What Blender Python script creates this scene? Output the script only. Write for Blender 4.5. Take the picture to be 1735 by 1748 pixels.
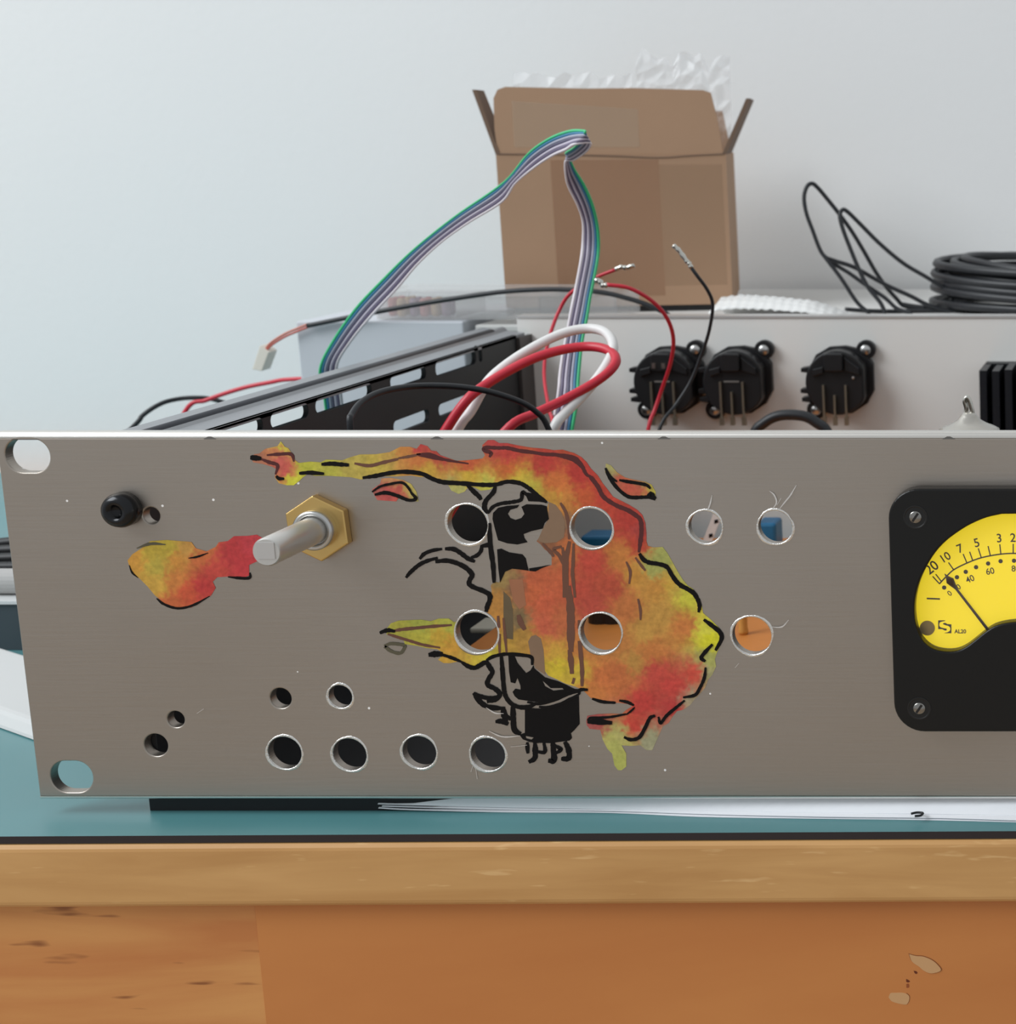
import bpy, bmesh, math, random
import numpy as np
from mathutils import Vector, Matrix
from mathutils.geometry import delaunay_2d_cdt

random.seed(7)
for o in list(bpy.data.objects):
    bpy.data.objects.remove(o)
scene = bpy.context.scene
COL = scene.collection
S = 0.001                                   # everything below is written in millimetres

# ------------------------------------------------------------------ camera
FPX, PX, PY = 2889.0, 2000.0, 735.0         # focal length and principal point in pixels of the 1735x1748 frame
TH = math.atan((735 - 225) / FPX)           # pitch down
CD, CH = 378.44, 159.31                     # camera distance in front of panel, height above mat
cam_d = bpy.data.cameras.new('camera')
cam = bpy.data.objects.new('camera', cam_d)
COL.objects.link(cam)
cam.location = (0, -CD * S, CH * S)
cam.rotation_euler = (math.pi / 2 - TH, 0, 0)
cam_d.sensor_fit = 'VERTICAL'
cam_d.sensor_height = 36.0
cam_d.sensor_width = 36.0
cam_d.lens = FPX / 1748.0 * 36.0
cam_d.shift_x = -(PX - 867.5) / 1748.0
cam_d.shift_y = -(874.0 - PY) / 1748.0
cam_d.clip_start = 0.01
cam_d.clip_end = 50
cam_d.dof.use_dof = True
cam_d.dof.focus_distance = 0.40
cam_d.dof.aperture_fstop = 38
scene.camera = cam

# ------------------------------------------------------------------ world, light, exposure
w = bpy.data.worlds.new('room_light')
scene.world = w
w.use_nodes = True
w.node_tree.nodes['Background'].inputs[0].default_value = (0.93, 0.97, 1.0, 1)
w.node_tree.nodes['Background'].inputs[1].default_value = 0.52

def area(name, loc, target, sx, sy, power, colour):
    d = bpy.data.lights.new(name, 'AREA')
    d.shape = 'RECTANGLE'; d.size = sx; d.size_y = sy
    d.energy = power; d.color = colour
    o = bpy.data.objects.new(name, d); COL.objects.link(o)
    o.location = loc
    v = Vector(target) - Vector(loc)
    o.rotation_euler = v.to_track_quat('-Z', 'Y').to_euler()
    return o
area('window_daylight', (-1.4, -0.55, 1.30), (-0.1, 0.3, 0.2), 1.1, 1.0, 28.0, (0.93, 0.97, 1.0))

vs = scene.view_settings
vs.view_transform = 'Standard'
vs.look = 'None'
vs.exposure = 0.0
vs.gamma = 1.0
vs.use_curve_mapping = False

# ------------------------------------------------------------------ measuring helpers (photo pixel -> millimetres on a plane)
def ray(u, v):
    a = (u - PX) / FPX; b = -(v - PY) / FPX
    return (a, math.cos(TH) + b * math.sin(TH), -math.sin(TH) + b * math.cos(TH))
def onY(u, v, Y):
    r = ray(u, v); t = (Y + CD) / r[1]
    return Vector((r[0] * t, Y, CH + r[2] * t))
def onZ(u, v, Z):
    r = ray(u, v); t = (Z - CH) / r[2]
    return Vector((r[0] * t, -CD + r[1] * t, Z))
def onX(u, v, X):
    r = ray(u, v); t = X / r[0]
    return Vector((X, -CD + r[1] * t, CH + r[2] * t))

# ------------------------------------------------------------------ materials
def lin(c):
    return tuple(((x / 255.0) / 12.92 if x / 255.0 <= 0.04045 else ((x / 255.0 + 0.055) / 1.055) ** 2.4) for x in c)
MATS = {}
def mat(name, rgb, rough=0.5, metal=0.0, var=0.0, vscale=60, stretch=(1, 1, 1), bump=0.0, bscale=400, spec=0.5, rvar=0.0):
    if name in MATS: return MATS[name]
    m = bpy.data.materials.new(name); m.use_nodes = True
    nt = m.node_tree; b = nt.nodes['Principled BSDF']
    c = lin(rgb)
    b.inputs['Base Color'].default_value = (*c, 1)
    b.inputs['Roughness'].default_value = rough
    b.inputs['Metallic'].default_value = metal
    b.inputs['Specular IOR Level'].default_value = spec
    if var or bump or rvar:
        tc = nt.nodes.new('ShaderNodeTexCoord')
        mp = nt.nodes.new('ShaderNodeMapping'); mp.inputs['Scale'].default_value = stretch
        nt.links.new(tc.outputs['Object'], mp.inputs['Vector'])
        n = nt.nodes.new('ShaderNodeTexNoise'); n.inputs['Scale'].default_value = vscale; n.inputs['Detail'].default_value = 5
        nt.links.new(mp.outputs[0], n.inputs['Vector'])
        if var:
            mx = nt.nodes.new('ShaderNodeMix'); mx.data_type = 'RGBA'
            mx.inputs[6].default_value = (*[x * (1 - var) for x in c], 1)
            mx.inputs[7].default_value = (*[min(1, x * (1 + var)) for x in c], 1)
            nt.links.new(n.outputs['Fac'], mx.inputs[0]); nt.links.new(mx.outputs[2], b.inputs['Base Color'])
        if rvar:
            mr = nt.nodes.new('ShaderNodeMapRange')
            mr.inputs[3].default_value = max(0, rough - rvar); mr.inputs[4].default_value = min(1, rough + rvar)
            nt.links.new(n.outputs['Fac'], mr.inputs[0]); nt.links.new(mr.outputs[0], b.inputs['Roughness'])
        if bump:
            n2 = nt.nodes.new('ShaderNodeTexNoise'); n2.inputs['Scale'].default_value = bscale; n2.inputs['Detail'].default_value = 4
            nt.links.new(mp.outputs[0], n2.inputs['Vector'])
            bp = nt.nodes.new('ShaderNodeBump'); bp.inputs['Strength'].default_value = bump; bp.inputs['Distance'].default_value = 0.0004
            nt.links.new(n2.outputs['Fac'], bp.inputs['Height']); nt.links.new(bp.outputs[0], b.inputs['Normal'])
    MATS[name] = m
    return m

def glassy(name, tint, fac_clear, rough=0.1):
    """Thin clear plastic: transparent body with a coloured, glossy surface."""
    m = bpy.data.materials.new(name); m.use_nodes = True
    nt = m.node_tree; b = nt.nodes['Principled BSDF']; out = nt.nodes['Material Output']
    b.inputs['Base Color'].default_value = (*lin(tint), 1); b.inputs['Roughness'].default_value = rough
    t = nt.nodes.new('ShaderNodeBsdfTransparent')
    mx = nt.nodes.new('ShaderNodeMixShader'); mx.inputs[0].default_value = 1 - fac_clear
    nt.links.new(t.outputs[0], mx.inputs[1]); nt.links.new(b.outputs[0], mx.inputs[2]); nt.links.new(mx.outputs[0], out.inputs['Surface'])
    MATS[name] = m
    return m

M_WALL = mat('wall_paint', (236, 237, 237), 0.9, var=0.015, vscale=8, bump=0.25, bscale=350)
def wood(name, c1, c2, stretch, scale, rough=0.42, streak=0.0, scol=(120, 62, 30)):
    m = bpy.data.materials.new(name); m.use_nodes = True
    nt = m.node_tree; b = nt.nodes['Principled BSDF']; b.inputs['Roughness'].default_value = rough
    tc = nt.nodes.new('ShaderNodeTexCoord'); mp = nt.nodes.new('ShaderNodeMapping'); mp.inputs['Scale'].default_value = stretch
    nt.links.new(tc.outputs['Object'], mp.inputs['Vector'])
    n = nt.nodes.new('ShaderNodeTexNoise'); n.inputs['Scale'].default_value = scale; n.inputs['Detail'].default_value = 7; n.inputs['Distortion'].default_value = 0.6
    nt.links.new(mp.outputs[0], n.inputs['Vector'])
    cr = nt.nodes.new('ShaderNodeValToRGB')
    cr.color_ramp.elements[0].position = 0.33; cr.color_ramp.elements[0].color = (*lin(c1), 1)
    cr.color_ramp.elements[1].position = 0.68; cr.color_ramp.elements[1].color = (*lin(c2), 1)
    nt.links.new(n.outputs['Fac'], cr.inputs[0])
    last = cr.outputs[0]
    if streak:
        mp2 = nt.nodes.new('ShaderNodeMapping'); mp2.inputs['Scale'].default_value = (stretch[0] * 2.2, stretch[1], stretch[2] * 1.5)
        nt.links.new(tc.outputs['Object'], mp2.inputs['Vector'])
        n2 = nt.nodes.new('ShaderNodeTexNoise'); n2.inputs['Scale'].default_value = scale * 2.4; n2.inputs['Detail'].default_value = 2
        nt.links.new(mp2.outputs[0], n2.inputs['Vector'])
        r2 = nt.nodes.new('ShaderNodeValToRGB'); r2.color_ramp.elements[0].position = 0.655; r2.color_ramp.elements[1].position = 0.74
        nt.links.new(n2.outputs['Fac'], r2.inputs[0])
        ml = nt.nodes.new('ShaderNodeMath'); ml.operation = 'MULTIPLY'; ml.inputs[1].default_value = streak
        nt.links.new(r2.outputs[0], ml.inputs[0])
        mx = nt.nodes.new('ShaderNodeMix'); mx.data_type = 'RGBA'; mx.inputs[7].default_value = (*lin(scol), 1)
        nt.links.new(ml.outputs[0], mx.inputs[0]); nt.links.new(last, mx.inputs[6]); last = mx.outputs[2]
    nt.links.new(last, b.inputs['Base Color'])
    MATS[name] = m
    return m
M_TOPWOOD = wood('beech_top', (196, 146, 88), (214, 166, 106), (4, 30, 40), 4.0, streak=0.55, scol=(236, 196, 138))
M_BOARD_L = wood('beech_board', (198, 126, 70), (222, 162, 96), (3, 20, 26), 3.2, streak=0.75)
M_BOARD_R = wood('stained_board', (196, 122, 64), (208, 136, 74), (3, 8, 8), 3.0)
M_MAT = mat('teal_mat', (84, 136, 140), 0.32, var=0.05, vscale=40, rvar=0.06, spec=0.55)
M_MATEDGE = mat('mat_edge', (40, 32, 34), 0.6)
M_PAPER = mat('paper', (236, 238, 242), 0.8)
M_BLACK = mat('black_plastic', (26, 26, 28), 0.38)
M_BLACKM = mat('black_metal', (22, 23, 26), 0.5, var=0.1)
M_STEEL = mat('steel', (205, 205, 203), 0.28, metal=1.0)
M_TIN = mat('tinned', (215, 213, 205), 0.22, metal=1.0)
M_BRASS = mat('brass', (222, 186, 118), 0.3, metal=1.0, rvar=0.08, vscale=300)
M_REAR = mat('zinc_grey', (238, 237, 233), 0.6, metal=0.0, var=0.05, vscale=25)
M_FLANGE = mat('flange_grey', (150, 152, 156), 0.4, metal=0.3, var=0.05, vscale=300)
M_CARD = mat('cardboard', (176, 142, 114), 0.85, var=0.06, vscale=30, bump=0.15, bscale=120)
M_CARDEDGE = mat('cardboard_edge', (120, 98, 82), 0.9)
M_TAPE = glassy('clear_tape', (210, 190, 165), 0.72, 0.25)
M_FILM = glassy('clear_film', (252, 253, 255), 0.86, 0.08)
M_BUBBLE = glassy('bubble_film', (250, 250, 248), 0.15, 0.2)
M_CLEARBOX = glassy('clear_styrene', (222, 222, 222), 0.72, 0.15)
M_FOAM = mat('grey_white_carton', (206, 210, 216), 0.8, var=0.03, vscale=60)
M_CABLE = mat('black_cable', (34, 36, 40), 0.42)
M_RED = mat('red_wire', (206, 44, 62), 0.38)
M_WHITE = mat('white_wire', (232, 230, 228), 0.38)
M_NYLON = mat('nylon_white', (232, 226, 214), 0.45)
M_GREEN = mat('ribbon_green', (66, 196, 132), 0.4)
M_BLUE = mat('ribbon_blue', (64, 128, 168), 0.4)
M_VIOLET = mat('ribbon_violet', (112, 102, 128), 0.4)
M_GREY = mat('ribbon_grey', (96, 92, 116), 0.4)
M_SILVER = mat('ribbon_silver', (176, 178, 194), 0.4)
M_LILAC = mat('ribbon_lilac', (208, 200, 216), 0.4)
M_RWHITE = mat('ribbon_white', (238, 230, 236), 0.4)
M_INK = mat('ink_black', (13, 9, 9), 0.65, spec=0.2)
M_ORANGE = mat('copper_board', (206, 128, 58), 0.5, var=0.12, vscale=120)
M_CAPBLUE = mat('cap_blue', (30, 112, 158), 0.4)
M_LIGHT = mat('relay_white', (206, 200, 184), 0.5)

# brushed front panel metal: fine horizontal brushing, a few bright specks
def panel_metal():
    m = bpy.data.materials.new('brushed_aluminium'); m.use_nodes = True
    nt = m.node_tree; b = nt.nodes['Principled BSDF']; b.inputs['Metallic'].default_value = 1.0
    tc = nt.nodes.new('ShaderNodeTexCoord'); mp = nt.nodes.new('ShaderNodeMapping'); mp.inputs['Scale'].default_value = (0.06, 1, 1.6)
    nt.links.new(tc.outputs['Object'], mp.inputs['Vector'])
    n = nt.nodes.new('ShaderNodeTexNoise'); n.inputs['Scale'].default_value = 900; n.inputs['Detail'].default_value = 4
    nt.links.new(mp.outputs[0], n.inputs['Vector'])
    big = nt.nodes.new('ShaderNodeTexNoise'); big.inputs['Scale'].default_value = 14; big.inputs['Detail'].default_value = 3
    nt.links.new(tc.outputs['Object'], big.inputs['Vector'])
    mr = nt.nodes.new('ShaderNodeMapRange'); mr.inputs[3].default_value = 0.36; mr.inputs[4].default_value = 0.5
    nt.links.new(n.outputs['Fac'], mr.inputs[0]); nt.links.new(mr.outputs[0], b.inputs['Roughness'])
    mx = nt.nodes.new('ShaderNodeMix'); mx.data_type = 'RGBA'
    mx.inputs[6].default_value = (*lin((172, 162, 151)), 1); mx.inputs[7].default_value = (*lin((182, 175, 168)), 1)
    nt.links.new(big.outputs['Fac'], mx.inputs[0])
    nt.links.new(mx.outputs[2], b.inputs['Base Color'])
    vo = nt.nodes.new('ShaderNodeTexVoronoi'); vo.inputs['Scale'].default_value = 95
    nt.links.new(tc.outputs['Object'], vo.inputs['Vector'])
    lt = nt.nodes.new('ShaderNodeMath'); lt.operation = 'LESS_THAN'; lt.inputs[1].default_value = 0.028
    nt.links.new(vo.outputs['Distance'], lt.inputs[0])
    mx2 = nt.nodes.new('ShaderNodeMix'); mx2.data_type = 'RGBA'; mx2.inputs[7].default_value = (0.95, 0.94, 0.92, 1)
    nt.links.new(lt.outputs[0], mx2.inputs[0]); nt.links.new(mx.outputs[2], mx2.inputs[6]); nt.links.new(mx2.outputs[2], b.inputs['Base Color'])
    inv = nt.nodes.new('ShaderNodeMath'); inv.operation = 'SUBTRACT'; inv.inputs[0].default_value = 1.0
    nt.links.new(lt.outputs[0], inv.inputs[1]); nt.links.new(inv.outputs[0], b.inputs['Metallic'])
    bp = nt.nodes.new('ShaderNodeBump'); bp.inputs['Strength'].default_value = 0.12; bp.inputs['Distance'].default_value = 0.0002
    nt.links.new(n.outputs['Fac'], bp.inputs['Height']); nt.links.new(bp.outputs[0], b.inputs['Normal'])
    return m
M_PANEL = panel_metal()
M_LIP = mat('panel_edge', (226, 222, 216), 0.34, metal=1.0)

PAINT_GAIN = 1.2
def vcol_paint(name):
    """Acrylic paint: pigment per vertex plus fine brush texture."""
    m = bpy.data.materials.new(name); m.use_nodes = True
    nt = m.node_tree; b = nt.nodes['Principled BSDF']; b.inputs['Roughness'].default_value = 0.5; b.inputs['Specular IOR Level'].default_value = 0.35
    at = nt.nodes.new('ShaderNodeVertexColor'); at.layer_name = 'pigment'
    tc = nt.nodes.new('ShaderNodeTexCoord')
    n = nt.nodes.new('ShaderNodeTexNoise'); n.inputs['Scale'].default_value = 260; n.inputs['Detail'].default_value = 6; n.inputs['Distortion'].default_value = 0.8
    nt.links.new(tc.outputs['Object'], n.inputs['Vector'])
    n3 = nt.nodes.new('ShaderNodeTexNoise'); n3.inputs['Scale'].default_value = 900; n3.inputs['Detail'].default_value = 3
    nt.links.new(tc.outputs['Object'], n3.inputs['Vector'])
    av = nt.nodes.new('ShaderNodeMath'); av.operation = 'ADD'
    nt.links.new(n.outputs['Fac'], av.inputs[0]); nt.links.new(n3.outputs['Fac'], av.inputs[1])
    mr = nt.nodes.new('ShaderNodeMapRange'); mr.inputs[1].default_value = 0.5; mr.inputs[2].default_value = 1.5; mr.inputs[3].default_value = 0.68; mr.inputs[4].default_value = 1.32
    nt.links.new(av.outputs[0], mr.inputs[0])
    mu = nt.nodes.new('ShaderNodeVectorMath'); mu.operation = 'SCALE'
    nt.links.new(at.outputs['Color'], mu.inputs[0]); nt.links.new(mr.outputs[0], mu.inputs['Scale'])
    nt.links.new(mu.outputs[0], b.inputs['Base Color'])
    bp = nt.nodes.new('ShaderNodeBump'); bp.inputs['Strength'].default_value = 0.35; bp.inputs['Distance'].default_value = 0.0004
    nt.links.new(n.outputs['Fac'], bp.inputs['Height']); nt.links.new(bp.outputs[0], b.inputs['Normal'])
    return m
M_PAINT = vcol_paint('acrylic_paint')

# ------------------------------------------------------------------ object helpers
BASE = {}
def thing(name, label, cat, loc=(0, 0, 0), group=None):
    o = bpy.data.objects.new(name, None); COL.objects.link(o)
    o.empty_display_size = 0.01
    o.location = Vector(loc) * S
    o['label'] = label; o['category'] = cat
    if group: o['group'] = group
    BASE[o] = Vector(loc)
    return o
def tag(o, label, cat, group=None):
    o['label'] = label; o['category'] = cat
    if group: o['group'] = group
    return o
def mk(name, verts, faces, m, parent=None, smooth=False, base=None):
    """One mesh object from world millimetres; the origin is the parent's base (or its own for a thing)."""
    b = BASE[parent] if parent is not None else Vector(base if base else (0, 0, 0))
    me = bpy.data.meshes.new(name)
    me.from_pydata([tuple((Vector(v) - b) * S) for v in verts], [], [tuple(f) for f in faces])
    bm = bmesh.new(); bm.from_mesh(me); bmesh.ops.recalc_face_normals(bm, faces=bm.faces); bm.to_mesh(me); bm.free()
    if smooth:
        for p in me.polygons: p.use_smooth = True
    me.materials.append(m)
    o = bpy.data.objects.new(name, me); COL.objects.link(o)
    if parent is not None: o.parent = parent
    else: o.location = b * S
    BASE[o] = b
    return o

def tube_geo(pts, r, n=10, radii=None, closed=False):
    pts = [Vector(p) for p in pts]
    V, F = [], []
    t0 = (pts[1] - pts[0]).normalized()
    up = Vector((0, 0, 1)) if abs(t0.z) < 0.9 else Vector((1, 0, 0))
    nrm = t0.cross(up).normalized()
    for i, p in enumerate(pts):
        a = pts[max(i - 1, 0)]; b = pts[min(i + 1, len(pts) - 1)]
        t = (b - a).normalized() if (b - a).length > 1e-9 else t0
        nrm = (nrm - t * nrm.dot(t))
        nrm = nrm.normalized() if nrm.length > 1e-9 else t.orthogonal().normalized()
        bn = t.cross(nrm)
        rr = radii[i] if radii else r
        for k in range(n):
            an = 2 * math.pi * k / n
            V.append(p + nrm * (math.cos(an) * rr) + bn * (math.sin(an) * rr))
    for i in range(len(pts) - 1):
        for k in range(n):
            F.append((i * n + k, i * n + (k + 1) % n, (i + 1) * n + (k + 1) % n, (i + 1) * n + k))
    F.append(tuple(range(n - 1, -1, -1))); L = (len(pts) - 1) * n
    F.append(tuple(L + k for k in range(n)))
    return V, F
def cat_rom(pts, sub=6):
    P = [tuple(p) for p in pts]
    if len(P) < 3: return [Vector(p) for p in P]
    P = [np.array(p, float) for p in P]
    P = [2 * P[0] - P[1]] + P + [2 * P[-1] - P[-2]]
    out = []
    for i in range(1, len(P) - 2):
        for k in range(sub):
            t = k / sub
            out.append(0.5 * (2 * P[i] + (P[i + 1] - P[i - 1]) * t + (2 * P[i - 1] - 5 * P[i] + 4 * P[i + 1] - P[i + 2]) * t * t
                              + (-P[i - 1] + 3 * P[i] - 3 * P[i + 1] + P[i + 2]) * t ** 3))
    out.append(P[-2])
    return [Vector(p) for p in out]
def merge(geos):
    V, F = [], []
    for v, f in geos:
        k = len(V); V += list(v); F += [tuple(i + k for i in q) for q in f]
    return V, F
def box_geo(x0, x1, y0, y1, z0, z1):
    V = [(x, y, z) for z in (z0, z1) for y in (y0, y1) for x in (x0, x1)]
    F = [(0, 2, 3, 1), (4, 5, 7, 6), (0, 1, 5, 4), (2, 6, 7, 3), (0, 4, 6, 2), (1, 3, 7, 5)]
    return V, F
def rot_geo(g, ang, c):
    ca, sa = math.cos(ang), math.sin(ang)
    return [(c[0] + (v[0] - c[0]) * ca - (v[1] - c[1]) * sa, c[1] + (v[0] - c[0]) * sa + (v[1] - c[1]) * ca, v[2]) for v in g[0]], g[1]
def bevel(o, wid, seg=2):
    md = o.modifiers.new('soft_edges', 'BEVEL'); md.width = wid * S; md.segments = seg; md.limit_method = 'ANGLE'; md.angle_limit = math.radians(35)
    return o
def lathe_geo(prof, centre, axis='z', n=32):
    """prof: list of (radius, along). axis y points away from the camera."""
    V, F = [], []
    for r, a in prof:
        for k in range(n):
            an = 2 * math.pi * k / n; c, s = math.cos(an) * r, math.sin(an) * r
            V.append((centre[0] + c, centre[1] + s, centre[2] + a) if axis == 'z' else (centre[0] + c, centre[1] + a, centre[2] + s))
    for i in range(len(prof) - 1):
        for k in range(n):
            F.append((i * n + k, i * n + (k + 1) % n, (i + 1) * n + (k + 1) % n, (i + 1) * n + k))
    F.append(tuple(range(n))); L = (len(prof) - 1) * n; F.append(tuple(L + k for k in range(n)))
    return V, F
def circle(cx, cz, r, n=48):
    return [(cx + r * math.cos(2 * math.pi * k / n), cz + r * math.sin(2 * math.pi * k / n)) for k in range(n)]
def rounded_rect(x0, x1, z0, z1, r, n=8):
    out = []
    for cx, cz, a0 in ((x1 - r, z1 - r, 0), (x0 + r, z1 - r, 90), (x0 + r, z0 + r, 180), (x1 - r, z0 + r, 270)):
        for k in range(n + 1):
            a = math.radians(a0 + 90 * k / n); out.append((cx + r * math.cos(a), cz + r * math.sin(a)))
    return out
def plate_geo(loops, y0, y1, bev=0.0, res=2):
    """Sheet with holes standing in the XZ plane, from y0 (front) to y1, all rims bevelled."""
    cu = bpy.data.curves.new('outline', 'CURVE'); cu.dimensions = '2D'; cu.fill_mode = 'BOTH'
    cu.extrude = (y1 - y0) / 2 - bev; cu.bevel_depth = bev; cu.bevel_resolution = res; cu.offset = -bev
    for lp in loops:
        sp = cu.splines.new('POLY'); sp.points.add(len(lp) - 1)
        for p, q in zip(sp.points, lp): p.co = (q[0], q[1], 0, 1)
        sp.use_cyclic_u = True
    ob = bpy.data.objects.new('outline', cu); COL.objects.link(ob)
    dg = bpy.context.evaluated_depsgraph_get(); dg.update()
    me = bpy.data.meshes.new_from_object(ob.evaluated_get(dg))
    ym = (y0 + y1) / 2
    V = [(v.co.x, ym - v.co.z, v.co.y) for v in me.vertices]; F = [tuple(p.vertices) for p in me.polygons]
    bpy.data.objects.remove(ob); bpy.data.curves.remove(cu); bpy.data.meshes.remove(me)
    return V, F
def flat_plate(loops_xy, z0, z1, bev=0.0):
    """The same, lying down: loops in XY, from z0 to z1."""
    V, F = plate_geo(loops_xy, z0, z1, bev)
    return [(v[0], v[2], z0 + z1 - v[1]) for v in V], F
def text_geo(txt, height, cx, cz, y, ang=0.0, squeeze=1.0, bold=0.008):
    cu = bpy.data.curves.new('lettering', 'FONT'); cu.body = txt; cu.size = 1; cu.align_x = 'CENTER'; cu.align_y = 'CENTER'; cu.offset = bold
    ob = bpy.data.objects.new('lettering', cu); COL.objects.link(ob)
    dg = bpy.context.evaluated_depsgraph_get(); dg.update()
    me = bpy.data.meshes.new_from_object(ob.evaluated_get(dg))
    xs = [v.co.x for v in me.vertices]; ys = [v.co.y for v in me.vertices]
    mx, my, hh = (min(xs) + max(xs)) / 2, (min(ys) + max(ys)) / 2, max(ys) - min(ys)
    k = height / hh; ca, sa = math.cos(ang), math.sin(ang)
    V = []
    for v in me.vertices:
        a, b = (v.co.x - mx) * k * squeeze, (v.co.y - my) * k
        V.append((cx + a * ca - b * sa, y, cz + a * sa + b * ca))
    F = [tuple(p.vertices) for p in me.polygons]
    bpy.data.objects.remove(ob); bpy.data.curves.remove(cu); bpy.data.meshes.remove(me)
    return V, F

# ================================================================== THE SETTING
WALL_Y = 425
o = mk('wall_back', *box_geo(-2600, 2600, WALL_Y, WALL_Y + 80, -760, 1700), M_WALL); o['kind'] = 'structure'
o = mk('floor', *box_geo(-2600, 2600, -2200, WALL_Y, -780, -760), mat('floor_oak', (196, 172, 146), 0.5, var=0.1, vscale=6)); o['kind'] = 'structure'

# ------------------------------------------------------------------ desk (slightly turned against the panel)
YAW = math.radians(0.75)
DC = (-150, -10.5)                          # a point of the front edge
def desk_rot(g): return rot_geo(g, YAW, DC)
desk = thing('desk', 'beech desk with rounded top edge and orange-brown wooden boards below', 'desk', (-150, 200, -760))
FY = -10.5
top = mk('desk_top', *desk_rot(box_geo(-700, 450, FY - 0.8, WALL_Y - 10, -17.6, -1.8)), M_TOPWOOD, desk)
bevel(top, 1.8, 4)
seamx = onY(452, 1650, FY + 3)[0]
mk('front_board', *desk_rot(box_geo(-700, seamx - 0.06, FY + 2.4, FY + 20, -120, -17.6)), M_BOARD_L, desk)
mk('front_board', *desk_rot(box_geo(seamx + 0.06, 450, FY + 2.2, FY + 20, -120, -17.6)), M_BOARD_R, desk)
for lx in (-660, 410):
    for ly in (30, 340):
        mk('leg', *desk_rot(box_geo(lx - 30, lx + 30, ly - 30, ly + 30, -760, -17.6)), M_TOPWOOD, desk)
# bare-wood chips and dark nail marks on the right board
M_CHIP = mat('bare_wood', (206, 160, 112), 0.6)
M_MARK = mat('dark_mark', (104, 44, 16), 0.7)
def chip_zoom(p): return onY(1440 + p[0] * 240 / 1735, 1580 + p[1] * 168 / 1214, FY + 2.2 + math.sin(YAW) * 95)
def chip(pts, m, name, dy=0.0):
    P = cat_rom([chip_zoom(p) for p in pts] + [chip_zoom(pts[0])], 4)[:-1]
    n = len(P)
    V = [(p.x, p.y - 0.10 - dy, p.z) for p in P] + [(p.x, p.y + 0.6, p.z) for p in P]
    F = [tuple(range(n))] + [(i, (i + 1) % n, n + (i + 1) % n, n + i) for i in range(n)]
    mk(name, V, F, m, desk)
M_RIM = mat('chip_rim', (140, 78, 36), 0.7)
big = [(815, 350), (900, 372), (990, 380), (1090, 420), (1160, 475), (1205, 550), (1090, 585), (1000, 555), (940, 505), (850, 440)]
small = [(560, 880), (585, 830), (640, 825), (740, 825), (800, 850), (818, 890), (800, 950), (755, 970), (610, 935)]
def grow(pts, k):
    cx = sum(p[0] for p in pts) / len(pts); cy = sum(p[1] for p in pts) / len(pts)
    return [(cx + (p[0] - cx) * k, cy + (p[1] - cy) * k - 5) for p in pts]
chip(grow(big, 1.05), M_RIM, 'chip_rim'); chip(big, M_CHIP, 'paint_chip', 0.06)
chip(grow(small, 1.07), M_RIM, 'chip_rim'); chip(small, M_CHIP, 'paint_chip', 0.06)
chip([(870, 555), (900, 560), (918, 580), (900, 595), (880, 580)], M_MARK, 'nail_mark')
chip([(755, 655), (790, 660), (825, 685), (800, 700), (770, 685)], M_MARK, 'nail_mark')
chip([(765, 720), (810, 715), (815, 760), (775, 762)], mat('faint_mark', (150, 78, 36), 0.7), 'nail_mark')

# ------------------------------------------------------------------ cutting mat
cm = mk('cutting_mat', *desk_rot(box_geo(-660, 420, FY, WALL_Y - 10.5, -1.8, 0.0)), M_MAT, None, base=(-150, 150, 0))
tag(cm, 'teal cutting mat with a dark edge covering the desk top', 'mat')
cm.data.materials.append(M_MATEDGE)
for p in cm.data.polygons:
    if p.normal.y < -0.5: p.material_index = 1

# ================================================================== RACK UNIT
XL, XR = -267.2, 215.4
PZ0, PZ1 = 4.0, 92.1
PT = 3.0
rack = thing('rack_unit', 'brushed aluminium rack enclosure with painted flames, drilled holes and a yellow meter', 'rack unit', (-26, 120, 0))
def pp(u, v, y=0.0):
    p = onY(u, v, y); return (p.x, p.z)
HOLES = [(258, 880, 14.5), (798, 895, 35), (1010, 902, 35.5), (814, 1080, 36.5), (1026, 1081, 35.5), (1204, 900, 29), (1324, 900, 29.5),
         (1284, 1085, 34), (479, 1192, 18), (581, 1189, 21), (300, 1228, 14.5), (266, 1272, 20), (486, 1285, 29.5), (597, 1288, 29.5),
         (716, 1284, 29.5), (833, 1288, 30)]
PXMM = 7.15
loops = [[(XL, PZ0 + 0.8), (XR, PZ0 + 0.8), (XR, PZ1 - 1.3), (XL, PZ1 - 1.3)]]
HMM = []
for u, v, r in HOLES:
    c = pp(u, v); k = 7.0 + (v - 735) / 630 * -0.0
    rm = r / (FPX / ((CD) * math.cos(TH) + (CH - c[1]) * math.sin(TH)))
    HMM.append((c[0], c[1], rm)); loops.append(circle(c[0], c[1], rm))
def slot(u0, u1, v0, v1):
    a = pp(u0, v0); b = pp(u1, v1)
    return rounded_rect(a[0], b[0], b[1], a[1], (a[1] - b[1]) / 2 * 0.98, 12)
loops.append(slot(5, 88, 749, 807)); loops.append(slot(83, 161, 1299, 1353))
loops += [[(XL + XR - x, z) for x, z in lp][::-1] for lp in loops[-2:]]
front = mk('front_panel', *plate_geo(loops, 0, PT, 0.32), M_PANEL, rack)
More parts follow.
